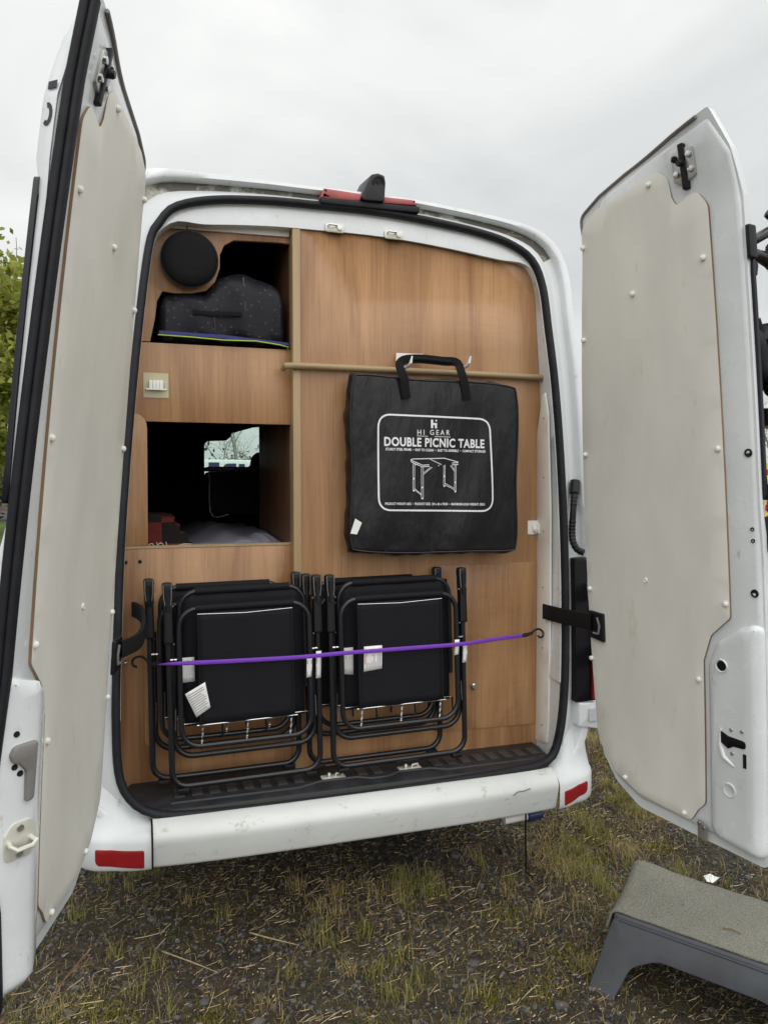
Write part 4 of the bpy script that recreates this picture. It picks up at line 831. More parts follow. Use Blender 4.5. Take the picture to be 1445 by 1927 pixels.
put_text('STURDY STEEL FRAME  \u2022  EASY TO CLEAN  \u2022  EASY TO ASSEMBLE  \u2022  COMPACT STORAGE', *XZ((0.1233, 0.09, 1.719), (0.5292, 0.09, 1.715)), .0098, .030, 1.05)
put_text('PRODUCT WEIGHT: 6KG  \u2022  PRODUCT SIZE: 120 x 60 x 70CM  \u2022  MAXIMUM LOAD WEIGHT: 30KG', *XZ((0.1191, 0.09, 1.516), (0.5257, 0.09, 1.51)), .0098, .030, 1.05)
on_bag(line_strip(MB(), XZ((0.2464, 0.09, 1.775), (0.3828, 0.09, 1.773)), .0018), 'printed_rule')
lg = MB()                                          # the small block-letter emblem
for (x0, x1, z0, z1) in ((0, .34, 0, 1), (.34, .62, .38, .62), (.62, .95, 0, .62), (.70, .95, .80, 1.0)):
    o_ = np.array(XZ((0.3022, 0.09, 1.805))[0]); e_ = np.array(XZ((0.328, 0.09, 1.837))[0])-o_
    lg.add([bag_pt(o_[0]+e_[0]*x, o_[1]+e_[1]*z) for x, z in ((x0, z0), (x1, z0), (x1, z1), (x0, z1))], [(0, 1, 2, 3)])
on_bag(lg, 'printed_emblem')
# drawing of the table
tb = MB()
def dl_(wd, *pts): line_strip(tb, XZ(*pts), wd*1.3)
dl_(.0022, (0.221, 0.09, 1.685), (0.2274, 0.09, 1.688), (0.359, 0.09, 1.692), (0.4162, 0.09, 1.678), (0.4163, 0.09, 1.669), (0.2681, 0.09, 1.659), (0.2232, 0.09, 1.677), (0.221, 0.09, 1.685))
dl_(.0022, (0.2232, 0.09, 1.683), (0.2702, 0.09, 1.665), (0.4162, 0.09, 1.676)); dl_(.0018, (0.3003, 0.09, 1.688), (0.3459, 0.09, 1.668)); dl_(.0018, (0.335, 0.09, 1.667), (0.3351, 0.09, 1.661))
for a in (((0.2306, 0.09, 1.676), (0.2308, 0.09, 1.568)), ((0.237, 0.09, 1.674), (0.2372, 0.09, 1.571)), ((0.2659, 0.09, 1.658), (0.2661, 0.09, 1.539)), ((0.2734, 0.09, 1.658), (0.2737, 0.09, 1.539)), ((0.3558, 0.09, 1.666), (0.356, 0.09, 1.587)), ((0.3612, 0.09, 1.667), (0.3615, 0.09, 1.589)), ((0.4019, 0.09, 1.668), (0.4023, 0.09, 1.565)), ((0.4074, 0.09, 1.668), (0.4078, 0.09, 1.565)),
          ((0.2361, 0.09, 1.578), (0.2661, 0.09, 1.555)), ((0.2361, 0.09, 1.573), (0.2661, 0.09, 1.551)), ((0.3615, 0.09, 1.597), (0.4011, 0.09, 1.577)), ((0.3615, 0.09, 1.591), (0.4012, 0.09, 1.572)), ((0.2746, 0.09, 1.63), (0.309, 0.09, 1.658)), ((0.2745, 0.09, 1.636), (0.3025, 0.09, 1.658)), ((0.3876, 0.09, 1.665), (0.4031, 0.09, 1.646)), ((0.3832, 0.09, 1.665), (0.4009, 0.09, 1.642)), ((0.236, 0.09, 1.664), (0.2509, 0.09, 1.67))): dl_(.0014, *a)
for p in ((0.2339, 0.09, 1.614), (0.2704, 0.09, 1.581), (0.3592, 0.09, 1.624), (0.4055, 0.09, 1.6), (0.234, 0.09, 1.569), (0.2704, 0.09, 1.539), (0.3593, 0.09, 1.586), (0.4056, 0.09, 1.565)):
    tb.add([bag_pt(p[0]+.0032*math.cos(a), p[2]+.0036*math.sin(a)) for a in np.linspace(0, 2*math.pi, 9)[:-1]], [tuple(range(8))])
on_bag(tb, 'printed_table')

# ================================================================== round case and bedding bag in the upper locker
rc = thing('round_case', (-.57, .235, 2.29), 'flat round black fabric case hanging in the upper left corner', 'case')
ctr = (-.5695, .215, 2.394)
MB().lathe([(.02, .024), (.06, .023), (.085, .018), (.098, .006), (.100, -.004), (.098, -.012), (.09, -.018)], look(ctr, (.0, -1, 0)), 48).build('case_body', 'strap_black', rc, ang=60)
MB().tube([(ctr[0]+.0985*math.cos(a), ctr[1]-.001, ctr[2]+.0985*math.sin(a)) for a in np.linspace(0, 2*math.pi, 49)[:-1]], .003, 6, closed=True).build('rim_piping', 'bag_piping', rc)
MB().tube([(ctr[0]-.005, .222, ctr[2]+.097), (ctr[0]-.008, .226, ctr[2]+.118), (ctr[0]-.002, .232, ctr[2]+.128)], .002, 5).build('hanging_cord', 'strap_black', rc)
bb = thing('bedding_bag', (-.45, .4, 2.1), 'plump black bedding bag with blue zip and lime piping in the upper locker', 'bag')
def prof_top(x):
    t = (x+.69)/.485
    pts = [(0, .12), (.03, .172), (.09, .192), (.25, .194), (.36, .204), (.45, .252), (.55, .278), (.68, .282), (.80, .265), (.91, .236), (.97, .205), (1.0, .13)]
    return np.interp(t, *zip(*pts))
k = MB(); nx, na = 64, 40; rr = []
for i in range(nx+1):
    x = -.69+.485*i/nx; h = prof_top(x); e_ = min(1, min(i, nx-i)/5+.12)**.4; rg = []
    for j in range(na):
        a = 2*math.pi*j/na; cz = math.sin(a); cy = math.cos(a)
        yy = .42-.185*e_*(abs(cy)**(.55 if cz > 0 else .28))*(1 if cy > 0 else -1)+.006*math.sin(x*40+j*.5)*(cy > 0); zz = 2.105+h*.5+h*.5*(abs(cz)**(.6 if cz > 0 else .3))*(1 if cz > 0 else -1)*e_
        zz += .004*math.sin(x*55+a*3); rg.append((x, yy, max(2.102, zz)))
    rr.append(rg)
k.strip(rr); k.add(rr[0], [tuple(range(na))]); k.add(rr[-1], [tuple(range(na))]); bob = k.build('bag_body', 'bag_rings', bb, ang=80)
YF = .2325
MB().plate([(-.676, 2.128), (-.45, 2.124), (-.21, 2.112), (-.21, 2.122), (-.45, 2.137), (-.676, 2.140)], .27, YF+.0, IDF, step=.02).build('zip', 'blue_zip', bb)
MB().tube([(-.680, YF, 2.1245), (-.56, YF, 2.1225), (-.45, YF-.001, 2.118), (-.33, YF-.001, 2.121), (-.245, YF, 2.112), (-.212, YF+.002, 2.106), (-.214, YF+.01, 2.098)], .0022, 6).build('piping', 'lime', bb)
ribbon([(-.56, YF-.003, 2.213), (-.50, YF-.008, 2.209), (-.44, YF-.010, 2.213), (-.385, YF-.004, 2.216)], .016, .003, 'handle', 'strap_black', bb)
for x, z0, z1 in ((-.485, 2.14, 2.292), (-.372, 2.14, 2.372)): ribbon([(x+.006, YF+.003, z0), (x, YF-.002, (z0+z1)/2), (x-.004, YF+.012, z1-.02)], .006, .002, 'seam_tape', 'bag_piping', bb)

# ================================================================== bed things behind the hatch
def mound(name, x0, x1, y0, y1, fz, mt, par=None, n1=30, n2=30, th=.02):
    k = MB(); v = [(x0+(x1-x0)*i/n1, y0+(y1-y0)*j/n2, fz(i/n1, j/n2)) for j in range(n2+1) for i in range(n1+1)]
    k.add(v, [(j*(n1+1)+i, j*(n1+1)+i+1, (j+1)*(n1+1)+i+1, (j+1)*(n1+1)+i) for j in range(n2) for i in range(n1)])
    o = k.build(name, mt, par, ang=80); o.modifiers.new('t', 'SOLIDIFY').thickness = th; return o
o = mound('bed_sheet', -.60, -.21, .36, 1.75, lambda a, b: 1.345+.060*math.sin(min(1, a*1.6)*math.pi/2)*(1-.75*max(0, a-.45))*(.45+.55*math.sin(b*3.0))+.005*math.sin(11*a+5*b+2*math.sin(6*b))+.003*math.sin(23*b-9*a+3*math.sin(5*a)), 'cloth_grey')
finish(o, 'crumpled grey bed sheet lying on the bed inside the hatch', 'sheet')
o = mound('white_pillow', -.36, -.21, .33, .62, lambda a, b: 1.340+.055*math.sin(a*math.pi)**.6*math.sin(min(1, b*1.05)*math.pi)**.6+.004*math.sin(20*a+13*b), 'cloth_grey'); MAT_p = o
finish(o, 'rumpled pale pillow at the lower right corner of the hatch', 'pillow')
tb_ = thing('tartan_blanket', (-.65, .5, 1.34), 'red and black checked blanket folded at the left of the bed', 'blanket')
for i in range(4):
    z0 = 1.332+i*.034; w_ = .175-.022*i; k = MB(); rr = []
    for j in range(25):
        yy = .44+.46*j/24+.012*i
        o_ = round_poly([(-.735, z0, .002), (-.735+w_+.008*math.sin(j*.6+i), z0+.003*math.sin(j*.5), .016), (-.735+w_+.012+.010*math.sin(j*.45+2*i), z0+.030+.004*math.sin(j*.7+i), .016), (-.735, z0+.034+.003*math.sin(j*.4), .002)], seg=6)
        rr.append([(p[0], yy-.010*math.sin(p[0]*30+i), p[1]-.012*(j < 1)+.010*(j < 1)) for p in o_])
    k.strip(rr); k.add(rr[0], [tuple(range(len(rr[0])))]); k.add(rr[-1], [tuple(range(len(rr[0])))]); k.build('fold', 'tartan', tb_, ang=70)
MB().tube([(-.66, .43, 1.352), (-.62, .425, 1.356), (-.585, .425, 1.362), (-.552, .43, 1.360), (-.556, .43, 1.350)], .0022, 5).build('stitched_edge', 'cloth_cream', tb_)
rl = MB()
for q in (0, 1):
    rl.tube([(-.705+q*.035+(.006+.0022*t)*math.cos(t), .405+q*.02, 1.358+(.006+.0022*t)*math.sin(t)) for t in np.linspace(0, 7, 24)], .0022, 5)
rl.build('rolled_edge', 'cloth_cream', tb_)

# ================================================================== bungee cord
bg_ = thing('bungee_cord', (.1, .05, 1.1), 'purple flat bungee cord stretched across the folded chairs with black end hooks', 'bungee cord')
bp = [(-0.6975, 0.1, 0.9731), (-0.6502, 0.052, 0.9842), (-0.4817, 0.048, 0.9802), (-0.2209, 0.046, 0.977), (-0.075, 0.036, 0.9824), (0.1343, 0.032, 0.9846), (0.4113, 0.042, 0.9842), (0.5783, 0.1, 0.9807), (0.7342, 0.15, 0.9764)]
pp_ = cr_path(bp, 60, False)
k = MB(); rr = []
for i, p in enumerate(pp_):
    t = Vector(pp_[min(i+1, 59)])-Vector(pp_[max(i-1, 0)]); t.normalize(); up = Vector((0, 0, 1)); up = (up-t*up.dot(t)).normalized(); nn = t.cross(up); wv = .0075*min(1, .25+i/6)
    rr.append([Vector(p)+up*wv*math.cos(a)+nn*.0028*math.sin(a) for a in np.linspace(0, 2*math.pi, 13)[:-1]])
k.strip(rr); k.build('cord', 'purple', bg_, ang=60)
def hook(p_end, path, sleeve):
    h = MB().tube([tuple(q) for q in cr_path(path, 28, False)], .0042, 8).build('hook', 'black_plastic', bg_)
    MB().tube(sleeve, [.0065, .0085, .0075, .006], 8).build('sleeve', 'rubber', h)
hook(None, [(-0.6975, 0.1, 0.9731), (-0.7232, 0.13, 0.9719), (-0.7351, 0.15, 0.9832), (-0.7489, 0.17, 0.9892), (-0.7684, 0.19, 0.9844), (-0.7793, 0.2, 0.9716), (-0.7777, 0.19, 0.9567), (-0.7653, 0.18, 0.9524)], [(-0.6923, 0.096, 0.9755), (-0.706, 0.11, 0.9733), (-0.7198, 0.125, 0.971), (-0.7283, 0.135, 0.9768)])
hook(None, [(0.7342, 0.15, 0.9764), (0.7654, 0.145, 0.9819), (0.7747, 0.14, 0.9954), (0.7966, 0.14, 1.001), (0.8138, 0.14, 0.9909), (0.8164, 0.14, 0.9732), (0.8042, 0.14, 0.9652), (0.7944, 0.14, 0.9746)], [(0.7259, 0.148, 0.9773), (0.7404, 0.148, 0.9785), (0.7592, 0.147, 0.9819), (0.7708, 0.146, 0.9858)])

# ================================================================== carpeted step stool
st = thing('step_stool', (.8, -.75, 0), 'dark grey plastic step stool with carpeted top beside the right door', 'step stool')
dA = Vector((.662, -.590, 0)); d1 = Vector((math.cos(R(-56)), math.sin(R(-56)), 0)); d2 = Vector((math.cos(R(34)), math.sin(R(34)), 0)); H_ = .238; LN, DP = .60, .345
def stl(a, b, c): return tuple(dA+d1*a+d2*b+Vector((0, 0, c)))
# long side walls with arched legs
ol = [(-.050, .0, .006), (.030, .0, .01), (.075, .115, .06), (.15, .155, .10), (LN-.15, .155, .10), (LN-.075, .115, .06), (LN-.03, 0, .01), (LN+.05, 0, .006), (LN, H_-.012, .02), (0, H_-.012, .02)]
for b0, sg in ((.012, -1), (DP-.012, 1)):
    MB().plate(round_poly(ol, seg=7), 0, .016, lambda a, z, w_, b0=b0, sg=sg: stl(a, b0+sg*(w_+(.105 if sg < 0 else .06)*(1-z/H_)), z), bevel=.005, step=.03, grid=.06).build('side_wall', 'stool_grey', st, ang=50)
# end walls: leg channels
for a0, sg in ((0, -1), (LN, 1)):
    oe = [(-.105, .0, .01), (.045, .0, .01), (.095, .12, .05), (DP-.095, .12, .05), (DP-.075, 0, .01), (DP+.045, 0, .01), (DP, H_-.012, .02), (0, H_-.012, .02)]
    MB().plate(round_poly(oe, seg=6), 0, .014, lambda b, z, w_, a0=a0, sg=sg: stl(a0+sg*(w_-.016+.050*(1-z/H_)), b, z), bevel=.005, step=.03, grid=.06).build('end_wall', 'stool_grey', st, ang=50)
MB().plate(round_poly([(-.004, -.006), (LN+.004, -.006), (LN+.004, DP+.006), (-.004, DP+.006)], .02), H_-.030, H_, lambda a, b, w_: stl(a, b, w_), bevel=.010, step=.03, grid=.06).build('top_frame', 'stool_grey', st, ang=50)
for j in (0, 1): MB().tube([stl(.02, -.010-.004*j, H_-.012-.018*j), stl(LN-.02, -.010-.004*j, H_-.012-.018*j)], .0035, 6).build('moulded_edge', 'stool_grey', st)
def cpt_(a, b):
    # the mat rides up at the far left corner and drapes over the end
    a0_ = a; a = a+.0; edge = .012-.050*(b/DP)**1.5
    z = H_+.008; over = max(0, edge-(a-.050*(b/DP)**1.5)); th_ = min(over/.030, 1.35); z -= .030*(1-math.cos(th_))+max(0, over-.0405)*.97; bul = .012*math.exp(-((a-.03)/.10)**2)*(b/DP)
    z += bul+.0015*math.sin(60*a+20*b)*math.sin(47*b); return stl(a-.050*(b/DP)**1.5 if over <= 0 else edge-.030*math.sin(th_)-max(0, over-.0405)*.22, b, z)
k = MB(); n1, n2 = 70, 44; al = np.r_[np.linspace(-.075, .02, 26), np.linspace(.03, LN+.01, n1-25)]; bl_ = np.linspace(.004, DP+.004, n2+1)
v = [cpt_(a, b) for b in bl_ for a in al]; k.add(v, [(j*(n1+1)+i, j*(n1+1)+i+1, (j+1)*(n1+1)+i+1, (j+1)*(n1+1)+i) for j in range(n2) for i in range(n1)])
cpo = k.build('carpet_mat', 'carpet', st, ang=80); md = cpo.modifiers.new('t', 'SOLIDIFY'); md.thickness = .007; md.offset = -1
# fibres that break up the mat's surface and edge
k = MB(); fv = []; ff = []
for i in range(9000):
    a = random.uniform(-.085, LN*.85); b = random.uniform(.004, DP+.004); p = Vector(cpt_(a, b)); q = Vector((random.gauss(0, 1), random.gauss(0, 1), random.uniform(.1, .7))).normalized()*random.uniform(.002, .0045); sdv = Vector((random.gauss(0, 1), random.gauss(0, 1), 0)).normalized()*.0006
    n0 = len(fv); fv += [p-sdv, p+sdv, p+q]; ff.append((n0, n0+1, n0+2))
k.add(fv, ff); ofb = k.build('carpet_pile', 'carpet', st, smooth=False, merge=False, kind='stuff')

# ================================================================== bicycle carrier on the outside of the right door
rk = thing('bicycle_carrier', MR(.84, 1.5, -.10), 'black tubular bicycle carrier clamped to the outside of the right rear door', 'bike rack')
def RK(nn, z, u=.84): return MR(u, z, nn)
MB().plate(round_poly([(.002, 2.226), (.034, 2.226), (.034, 2.316), (.002, 2.316)], .006), .866, .878, lambda nn, z, u: MR(u, z, nn), bevel=.003).build('clamp_plate', 'black_plastic', rk)
MB().tube([RK(.0, 2.285), RK(-.04, 2.292), RK(-.13, 2.335), RK(-.30, 2.42)], .015, 12).build('upper_arm', 'tube_black', rk)
MB().tube([tuple(p) for p in cr_path([RK(.0, 2.245), RK(-.05, 2.250), RK(-.10, 2.240), RK(-.15, 2.20), RK(-.20, 2.08), RK(-.22, 1.9), RK(-.22, 1.4)], 30, False)], .018, 12).build('main_arch', 'tube_black', rk)
MB().lathe([(.016, 0), (.018, .01), (.016, .035), (.008, .04)], look(RK(-.022, 2.226), (0, 0, -1)), 12).build('clamp_knob', 'black_plastic', rk)
MB().box(-.03, .03, -.02, .02, -.012, .012, Matrix.Translation(Vector(RK(-.15, 2.372))) @ Matrix.Rotation(R(30), 4, 'Y')).build('arm_cap', 'black_plastic', rk, bevel=.008)
pd = MB().tube([tuple(p) for p in cr_path([RK(-.0, 2.05), RK(-.02, 1.99), RK(-.03, 1.93), RK(-.06, 1.915), RK(-.12, 1.93)], 14, False)], [.012, .018, .026, .030, .03, .03, .028, .028, .028, .03, .03, .03, .03, .03], 10).build('frame_holder', 'rubber', rk)
MB().tube([RK(-.045, 2.0), RK(-.075, 2.03), RK(-.11, 2.03), RK(-.13, 1.98)], [.03, .036, .036, .03], 10).build('holder_grip', 'rubber', rk)
MB().tube([RK(-.06, 1.895), RK(-.085, 1.875), RK(-.12, 1.87)], [.02, .026, .024], 10).build('holder_knob', 'rubber', rk)
# saddle clamp, straps and a cranked inner tube: the cluttered part one sees past the door edge
MB().tube([tuple(p) for p in cr_path([RK(-.115, 2.02), RK(-.095, 1.975), RK(-.10, 1.94), RK(-.135, 1.925)], 14, False)], .007, 8).build('ratchet_strap', 'strap_black', rk)
MB().tube([tuple(p) for p in cr_path([RK(-.03, 2.07), RK(-.045, 2.03), RK(-.06, 1.96), RK(-.075, 1.90), RK(-.11, 1.86)], 16, False)], [.010]*8+[.014]*8, 8).build('cranked_tube', 'tube_black', rk)
for (n0, zz, rr_) in ((-.075, 2.035, .017), (-.105, 1.985, .020), (-.088, 1.945, .016), (-.12, 1.90, .018)):
    MB().lathe([(rr_*.5, -.02), (rr_, -.012), (rr_*1.05, 0), (rr_, .012), (rr_*.45, .02)], look(RK(n0, zz, .855), (-.6, -.8, .2)), 12).build('clamp_knob', 'rubber', rk)
MB().tube([RK(-.085, 2.245, .85), RK(-.10, 2.275, .85), RK(-.13, 2.285, .85)], [.010, .016, .012], 8).build('clamp_lever', 'rubber', rk)
for z0, z1 in ((1.765, 1.815), (1.548, 1.595)):
    MB().plate([(-.03, z0), (-.45, z0+.02), (-.45, z1+.02), (-.03, z1)], .60, .86, lambda nn, z, u: MR(u, z, nn), bevel=.006).build('cross_rail', 'tube_black', rk)
MB().plate(round_poly([(.006, 1.39), (-.10, 1.385), (-.10, 1.495), (.006, 1.50)], .02), .80, .876, lambda nn, z, u: MR(u, z, nn), bevel=.012).build('lower_pad', 'rubber', rk)

# ================================================================== far things
def chev_vehicle():
    o = thing('response_vehicle', (0, 0, 0), 'distant vehicle with yellow and red chevrons, seen past the right door', 'vehicle')
    d_ = Vector((.971, 1, 0)); base = Vector((-.77, -2.64, 0))+d_*13.6; rgt = Vector((.72, -.69, 0)); fw = Vector((.69, .72, 0))
    M = Matrix(((rgt.x, fw.x, 0, base.x), (rgt.y, fw.y, 0, base.y), (0, 0, 1, 0), (0, 0, 0, 1)))
    T = lambda a, b, c: tuple(M @ Vector((a, b, c)))
    bd_ = MB().plate(round_poly([(0, .45, .1), (1.9, .45, .1), (1.9, 1.6, .1), (1.72, 2.25, .15), (.18, 2.25, .15), (0, 1.6, .1)]), 4.6, 0, lambda u, v, w_: T(u, w_, v), bevel=.08).build('body', 'car_white', o)
    pn = MB().plate([(.05, .75), (1.85, .75), (1.85, 2.03), (.05, 2.03)], -.004, -.012, lambda u, v, w_: T(u, w_, v)).build('hivis_panel', 'hivis', o)
    for i in range(9):
        z = .45+i*.26; pts = [(.05, z), (.95, z+.62), (.95, z+.75), (.05, z+.13)]
        for fl in (0, 1):
            q = [(1.9-a if fl else a, min(2.03, max(.75, b))) for a, b in pts]
            if abs(q[0][1]-q[3][1])+abs(q[1][1]-q[2][1]) < .02: continue
            MB().plate(q, -.013, -.017, lambda u, v, w_: T(u, w_, v)).build('chevron', 'chev_red', pn)
    MB().plate([(.45, 1.35), (1.45, 1.35), (1.4, 1.85), (.5, 1.85)], -.018, -.022, lambda u, v, w_: T(u, w_, v)).build('rear_window', 'gloss_black', o)
    MB().plate(round_poly([(.05, 2.15), (1.7, 2.15), (1.6, 2.32), (.15, 2.32)], .04), .5, .2, lambda u, v, w_: T(u, w_, v), bevel=.03).build('light_bar', 'cap_white', o)
    for a in (.12, 1.78):
        for b in (.9, 3.8): MB().lathe([(.2, -.1), (.3, -.11), (.34, -.06), (.34, .06), (.3, .11), (.2, .1)], look(T(a, b, .34), rgt), 20).build('wheel', 'tyre', o)
    for a in (.08, 1.7): MB().box(a, a+.12, -.03, .0, .95, 1.25, M).build('tail_lamp', 'red_lens', o, bevel=.01)
chev_vehicle()
def lettered_van():
    o = thing('lettered_van', (1.2, 10, 0), 'white van with dark blue lettering seen through the windscreen', 'van')
    x0, Yv = -1.5, 9.0
    bo_ = round_poly([(x0, .4, .1), (x0+5.2, .4, .1), (x0+5.2, 1.1, .2), (x0+4.7, 1.25, .1), (x0+4.0, 1.93, .2), (x0, 1.95, .1)])
    MB().plate(bo_, Yv+1.8, Yv, IDF, bevel=.06).build('body', 'car_white', o)
    v = [(0.2923, 8.99, 1.896), (0.4465, 8.99, 1.897), (0.5007, 8.99, 1.882), (0.6958, 8.99, 1.884), (0.735, 8.99, 1.876), (0.8218, 8.99, 1.877), (0.8692, 8.99, 1.869), (1.012, 8.99, 1.862)]
    for a, b in ((v[0], v[1]), (v[4], v[5])): MB().plate([(a[0], a[2]-.42), (b[0], a[2]-.42), (b[0], a[2]), (a[0], a[2])], Yv-.002, Yv-.008, IDF).build('letter', 'navy', o)
    for a, b in ((v[2], v[3]), (v[6], v[7])):
        MB().plate(round_poly([(a[0], a[2]-.42, .05), (b[0], a[2]-.42, .01), (b[0], a[2], .005), (a[0], a[2], .09)]), Yv-.002, Yv-.008, IDF, holes=[round_poly([(a[0]+.06, a[2]-.34, .03), (b[0]-.06, a[2]-.34, .01), (b[0]-.06, a[2]-.06, .01), (a[0]+.06, a[2]-.06, .05)])]).build('letter', 'navy', o)
    MB().plate(round_poly([(x0+3.3, 1.25), (x0+4.5, 1.25), (x0+3.95, 1.8), (x0+3.3, 1.8)], .05), Yv-.002, Yv-.012, IDF).build('side_window', 'gloss_black', o)
    for xw in (x0+.9, x0+4.2): MB().lathe([(.2, -.1), (.3, -.11), (.34, -.06), (.34, .06), (.3, .11), (.2, .1)], look((xw, Yv+.12, .34), (0, -1, 0)), 20).build('wheel', 'tyre', o)
lettered_van()
wl_ = MB()
wall = thing('garden_wall', (-9, 47, 0), 'low brown stone wall beyond the road, below the leafy tree', 'wall')
for j in range(4):
    for i in range(26):
        x = -22+i*.9+(j % 2)*.45; MB().box(x+.01, x+.88, 47+random.uniform(-.03, .03), 47.4, j*.55+.01, j*.55+.53).build('stone', 'brick_wall', wall, smooth=False)
def leaves(n, fn_c, size, mt, name, par, flat=.0):
    c, r_ = fn_c(n); nrm = rng.normal(size=(n, 3)); nrm /= np.linalg.norm(nrm, axis=1)[:, None]; t = rng.normal(size=(n, 3)); t -= nrm*np.sum(t*nrm, 1)[:, None]; t /= np.linalg.norm(t, axis=1)[:, None]; b = np.cross(nrm, t)
    s = (size*rng.uniform(.6, 1.3, n))[:, None]
    v = np.stack([c-t*s, c-b*s*.55, c+t*s, c+b*s*.55], 1).reshape(-1, 3)
    me = bpy.data.meshes.new(name); me.from_pydata(v.tolist(), [], [(4*i, 4*i+1, 4*i+2, 4*i+3) for i in range(n)]); me.materials.append(MAT[mt]); o = bpy.data.objects.new(name, me); col.objects.link(o)
    if par is not None: adopt(o, par)
    return o
def branch(mb, p, d, L_, r_, depth, spread=.55, seg=5, up=.1):
    pts = [p.copy()]; dd = d.copy()
    for i in range(4): dd = (dd+Vector((random.gauss(0, .10), random.gauss(0, .10), random.gauss(0, .06)+up*.1))).normalized(); pts.append(pts[-1]+dd*L_/4)
    mb.tube(pts, [r_*(1-.5*i/4) for i in range(5)], seg if depth > 1 else 3)
    if depth <= 0: return
    for i in range(3 if depth > 1 else 4):
        t = random.choice(pts[2:]); ax = Vector((random.gauss(0, 1), random.gauss(0, 1), random.gauss(0, 1))).normalized(); nd = (dd+ax*spread*1.4+Vector((0, 0, up))).normalized(); branch(mb, t, nd, L_*random.uniform(.55, .8), r_*.5, depth-1, spread, seg, up)
# leafy tree on the left
lt = thing('leafy_tree', (-6.8, 22, 0), 'tall leafy green tree behind the left door', 'tree')
mb = MB(); branch(mb, Vector((-6.8, 22, -.1)), Vector((0, 0, 1)), 3.6, .26, 4, .7, 8, .25); mb.build('trunk', 'bark', lt, merge=False)
def crown(n):
    m_ = 260; cc = rng.normal(size=(m_, 3)); cc /= np.linalg.norm(cc, axis=1)[:, None]; rad = rng.uniform(.45, 1, m_)**.5
    cc = cc*rad[:, None]*np.array((4.9, 4.3, 3.9))+np.array((-6.8, 22, 5.0)); cc[:, 2] = np.maximum(cc[:, 2], 1.7); i = rng.integers(0, m_, n); sg = rng.uniform(.28, .62, m_)
    return cc[i]+rng.normal(size=(n, 3))*sg[i][:, None]*np.array((1, 1, .55)), None
leaves(40000, crown, .13, 'leaf_green', 'crown', lt)
# dark undergrowth below the tree
hd = thing('dark_shrub', (-8.5, 33, 0), 'dark evergreen shrub under the leafy tree on the far left', 'shrub')
mb = MB(); branch(mb, Vector((-8.5, 33, 0)), Vector((0, 0, 1)), 1.2, .08, 3, .8, 5); mb.build('stem', 'bark', hd, merge=False)
def shrub(n): return rng.normal(size=(n, 3))*np.array((1.8, .8, .85))+np.array((-8.0, 33, 2.2)), None
leaves(5000, shrub, .12, 'leaf_hedge', 'foliage', hd)
# bare winter trees ahead of the van and to the right
def bare(x, y, h, label, seed):
    random.seed(seed); o = thing('bare_tree', (x, y, 0), label, 'tree', 'bare trees in the distance'); mb = MB(); branch(mb, Vector((x, y, -.1)), Vector((0, 0, 1)), h*.36, h*.016, 5, .62, 5, .18); mb.build('trunk', 'hazed_bark', o, merge=False)
bare(2.6, 27, 6.6, 'bare grey tree seen at the left of the windscreen', 3); bare(5.2, 30, 6.0, 'bare grey tree seen at the right of the windscreen', 5); bare(3.6, 34, 5.0, 'bare grey tree farther off in the middle of the windscreen', 8)
bare(33, 34, 9.0, 'bare grey tree beyond the chevron vehicle at the right edge', 13); bare(40, 38, 10.0, 'bare grey tree farther off past the right door edge', 17)
he = thing('hedge', (4, 32, 0), 'pale green hedge line seen through the windscreen', 'hedge')
def hedge(n): return np.stack([rng.uniform(-6, 16, n), rng.normal(32, .6, n), np.abs(rng.normal(0, 1, n))*.75+.9], 1), None
leaves(9000, hedge, .12, 'leaf_hedge', 'foliage', he)
mb = MB()
for i in range(24): branch(mb, Vector((random.uniform(-6, 16), 32, 0)), Vector((0, 0, 1)), 1.0, .03, 1, .6, 4)
mb.build('stems', 'hazed_bark', he, merge=False)
hb_ = thing('field_hedge', (40, 36, 0), 'low hedge at the right edge behind the vehicle', 'hedge')
def hedge2(n): return np.stack([rng.uniform(24, 60, n), rng.normal(36, .8, n), np.abs(rng.normal(0, 1, n))*.7+.2], 1), None
leaves(5000, hedge2, .14, 'leaf_hedge', 'foliage', hb_)

# ================================================================== ground litter
def blades(n, pos, hmin, hmax, wd, lean, mt, name, label, seg=3):
    """curved tapering blades, all in one object"""
    ang = rng.uniform(0, 2*math.pi, n); h = rng.uniform(hmin, hmax, n); ln_ = rng.uniform(*lean, n); dx, dy = np.cos(ang), np.sin(ang); V = []; 
    for i in range(seg+1):
        t = i/seg; r_ = h*np.sin(ln_*t)/np.maximum(ln_, .05); z = h*(1-np.cos(ln_*t))/np.maximum(ln_, .05); z, r_ = r_*1.0, z*1.0
        wv = wd*(1-.85*t); V += [np.stack([pos[:, 0]+dx*r_-dy*wv, pos[:, 1]+dy*r_+dx*wv, pos[:, 2]+z], 1), np.stack([pos[:, 0]+dx*r_+dy*wv, pos[:, 1]+dy*r_-dx*wv, pos[:, 2]+z], 1)]
    k = 2*(seg+1); v = np.stack(V, 1).reshape(-1, 3); f = np.concatenate([np.stack([np.arange(n)*k+2*i, np.arange(n)*k+2*i+1, np.arange(n)*k+2*i+3, np.arange(n)*k+2*i+2], 1) for i in range(seg)])
    me = bpy.data.meshes.new(name); me.from_pydata(v.tolist(), [], f.tolist()); me.materials.append(MAT[mt]); o = bpy.data.objects.new(name, me); col.objects.link(o); return finish(o, label, 'grass', kind='stuff')
HG = np.vectorize(hgt)
def xyz(x, y, dz=0): return np.stack([x, y, HG(x, y)+dz], 1)
def tufts(cs, per, sp):
    c = cs[rng.integers(0, len(cs), per)]; return c+rng.normal(size=(per, 2))*sp
